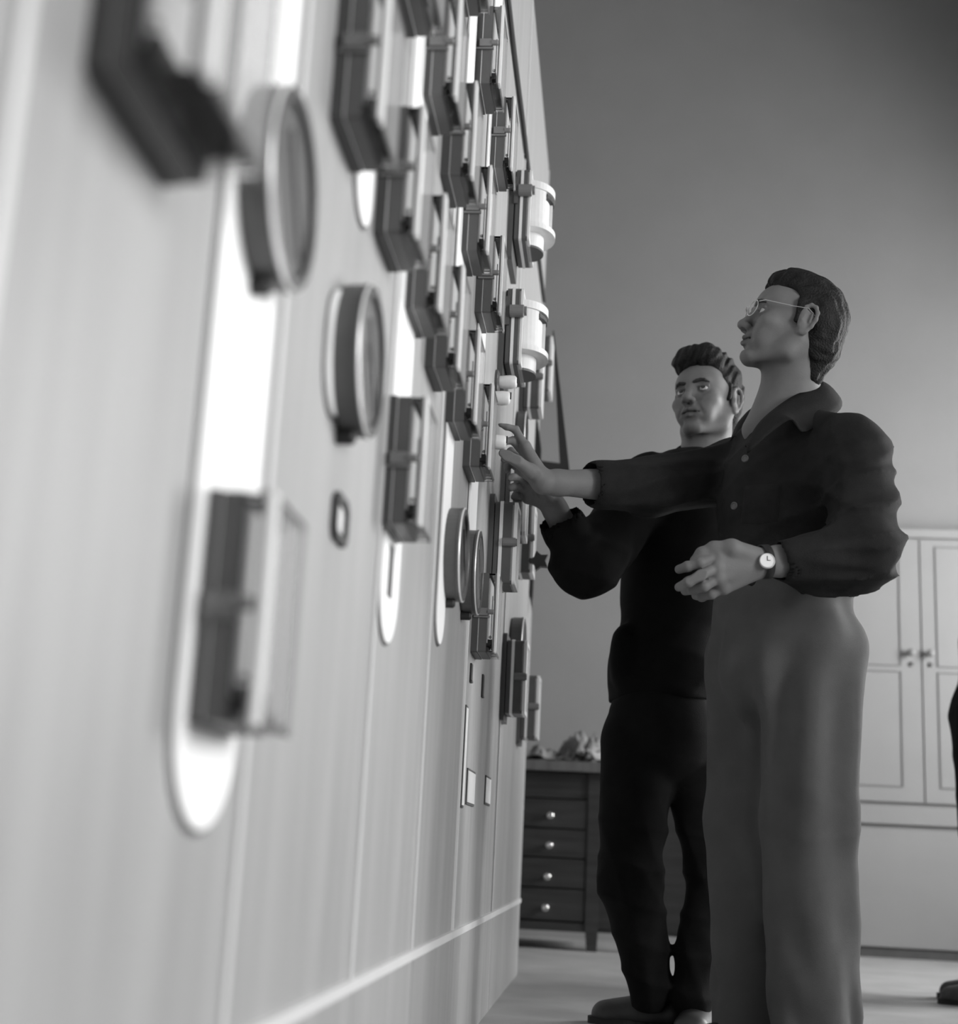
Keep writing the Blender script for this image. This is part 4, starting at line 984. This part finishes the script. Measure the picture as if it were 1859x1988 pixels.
# trousers
f = Field((-.14, 3.35, .02), (.42, 3.95, 1.0), .0065)
f.ell((0.120, 3.650, 0.760), (.135, .125, .12), .04, rot=Rt1); f.ell((0.121, 3.650, 0.695), (.138, .125, .12), .04, rot=Rt1)
hA, hB = np.array((0.064, 3.630, 0.691)), np.array((0.194, 3.670, 0.700))
f.cone(hA, kA, .098, .076, .012); f.cone(kA, aA, .078, .056, .03); f.cone(hB, kB, .092, .046, .012); f.cone(kB, aB, .047, .055, .02)
f.disp(folds([(kA, .16), (kB, .14), (aA, .12), (aB, .12)], .009, 60, 5))
f.plane((0, 0, .04), (0, 0, -1)); f.plane((0, 0, .92), (0, 0, 1))
tr = np_obj('trousers', [f.mesh()], 'trousers2', None); place_parent(tr, m1)
shoe('shoe', m1, (.195, 3.74, 0), (-0.047, 3.767, 0.000)); shoe('shoe', m1, (.26, 3.80, 0), (.19, 3.55, 0))
# ------------------------------------------------------------------ third man, mostly outside the right edge
m3 = thing('person', 'third person cut off by the right edge, only dark clothing edge and shoe tip visible', 'person', (1.36, 4.95, 0))
f = Field((1.0, 4.6, .02), (1.75, 5.35, 1.9), .010)
f.ell((1.38, 4.95, 1.66), (.085, .10, .12), .02); f.cone((1.38, 4.95, 1.42), (1.38, 4.95, 1.58), .055, .055, .03)
f.cone((1.40, 4.78, 1.38), (1.40, 5.12, 1.38), .06, .06, .04); f.ell((1.39, 4.95, 1.15), (.12, .16, .28), .05)
for y in (4.86, 5.05): f.cone((1.40, y, .9), (1.36, y, .5), .085, .055, .03); f.cone((1.36, y, .5), (1.34, y, .09), .05, .035, .02)
f.cone((1.40, 4.76, 1.38), (1.42, 4.70, 1.10), .048, .04, .02); f.cone((1.42, 4.70, 1.10), (1.36, 4.68, .85), .038, .028, .02); f.ell((1.34, 4.68, .78), (.022, .035, .05), .02)
f.cone((1.40, 5.14, 1.38), (1.42, 5.20, 1.10), .048, .04, .02); f.cone((1.42, 5.20, 1.10), (1.36, 5.2, .85), .038, .028, .02); f.ell((1.34, 5.2, .78), (.022, .035, .05), .02)
b3 = np_obj('body', [f.mesh()], 'skin', None, paint=lambda V: np.ones(len(V))); place_parent(b3, m3)
f = Field((1.0, 4.55, .02), (1.8, 5.4, 1.6), .008)
f.cone((1.40, 4.78, 1.38), (1.40, 5.12, 1.38), .085, .085, .04); f.ell((1.39, 4.95, 1.15), (.165, .20, .30), .05); f.ell((1.37, 4.95, .95), (.165, .19, .16), .04); f.cone((1.36, 4.95, .9), (1.36, 4.95, .55), .17, .155, .04)
f.cone((1.40, 4.76, 1.38), (1.42, 4.70, 1.10), .065, .055, .02); f.cone((1.42, 4.70, 1.10), (1.37, 4.68, .88), .055, .045, .02)
f.cone((1.40, 5.14, 1.38), (1.42, 5.20, 1.10), .065, .055, .02); f.cone((1.42, 5.20, 1.10), (1.37, 5.2, .88), .055, .045, .02)
f.disp(folds([((1.3, 4.8, .9), .3)], .008, 60, 9)); f.plane((0, 0, .52), (0, 0, -1)); f.cone((1.38, 4.95, 1.42), (1.38, 4.95, 1.58), .058, .07, .01, 'sub')
c3 = np_obj('coat', [f.mesh()], 'jacket2', None); place_parent(c3, m3)
f = Field((1.15, 4.7, .02), (1.6, 5.25, .75), .009)
for y in (4.86, 5.05): f.cone((1.37, y, .65), (1.345, y, .06), .085, .065, .02)
f.plane((0, 0, .035), (0, 0, -1)); p3_ = np_obj('trousers', [f.mesh()], 'trousers2', None); place_parent(p3_, m3)
f = Field((1.22, 4.75, 1.5), (1.56, 5.15, 1.86), .006); f.ell((1.40, 4.95, 1.70), (.095, .105, .10), .01); f.ell((1.30, 4.95, 1.62), (.07, .10, .10), .01, 'sub'); o = np_obj('hair', [f.mesh()], 'hair', None); place_parent(o, m3)
shoe('shoe', m3, (1.40, 4.86, 0), (1.105, 4.88, 0)); shoe('shoe', m3, (1.42, 5.06, 0), (1.15, 5.10, 0))

bpy.context.view_layer.update()
for o in [m3]: o.location.x -= .055
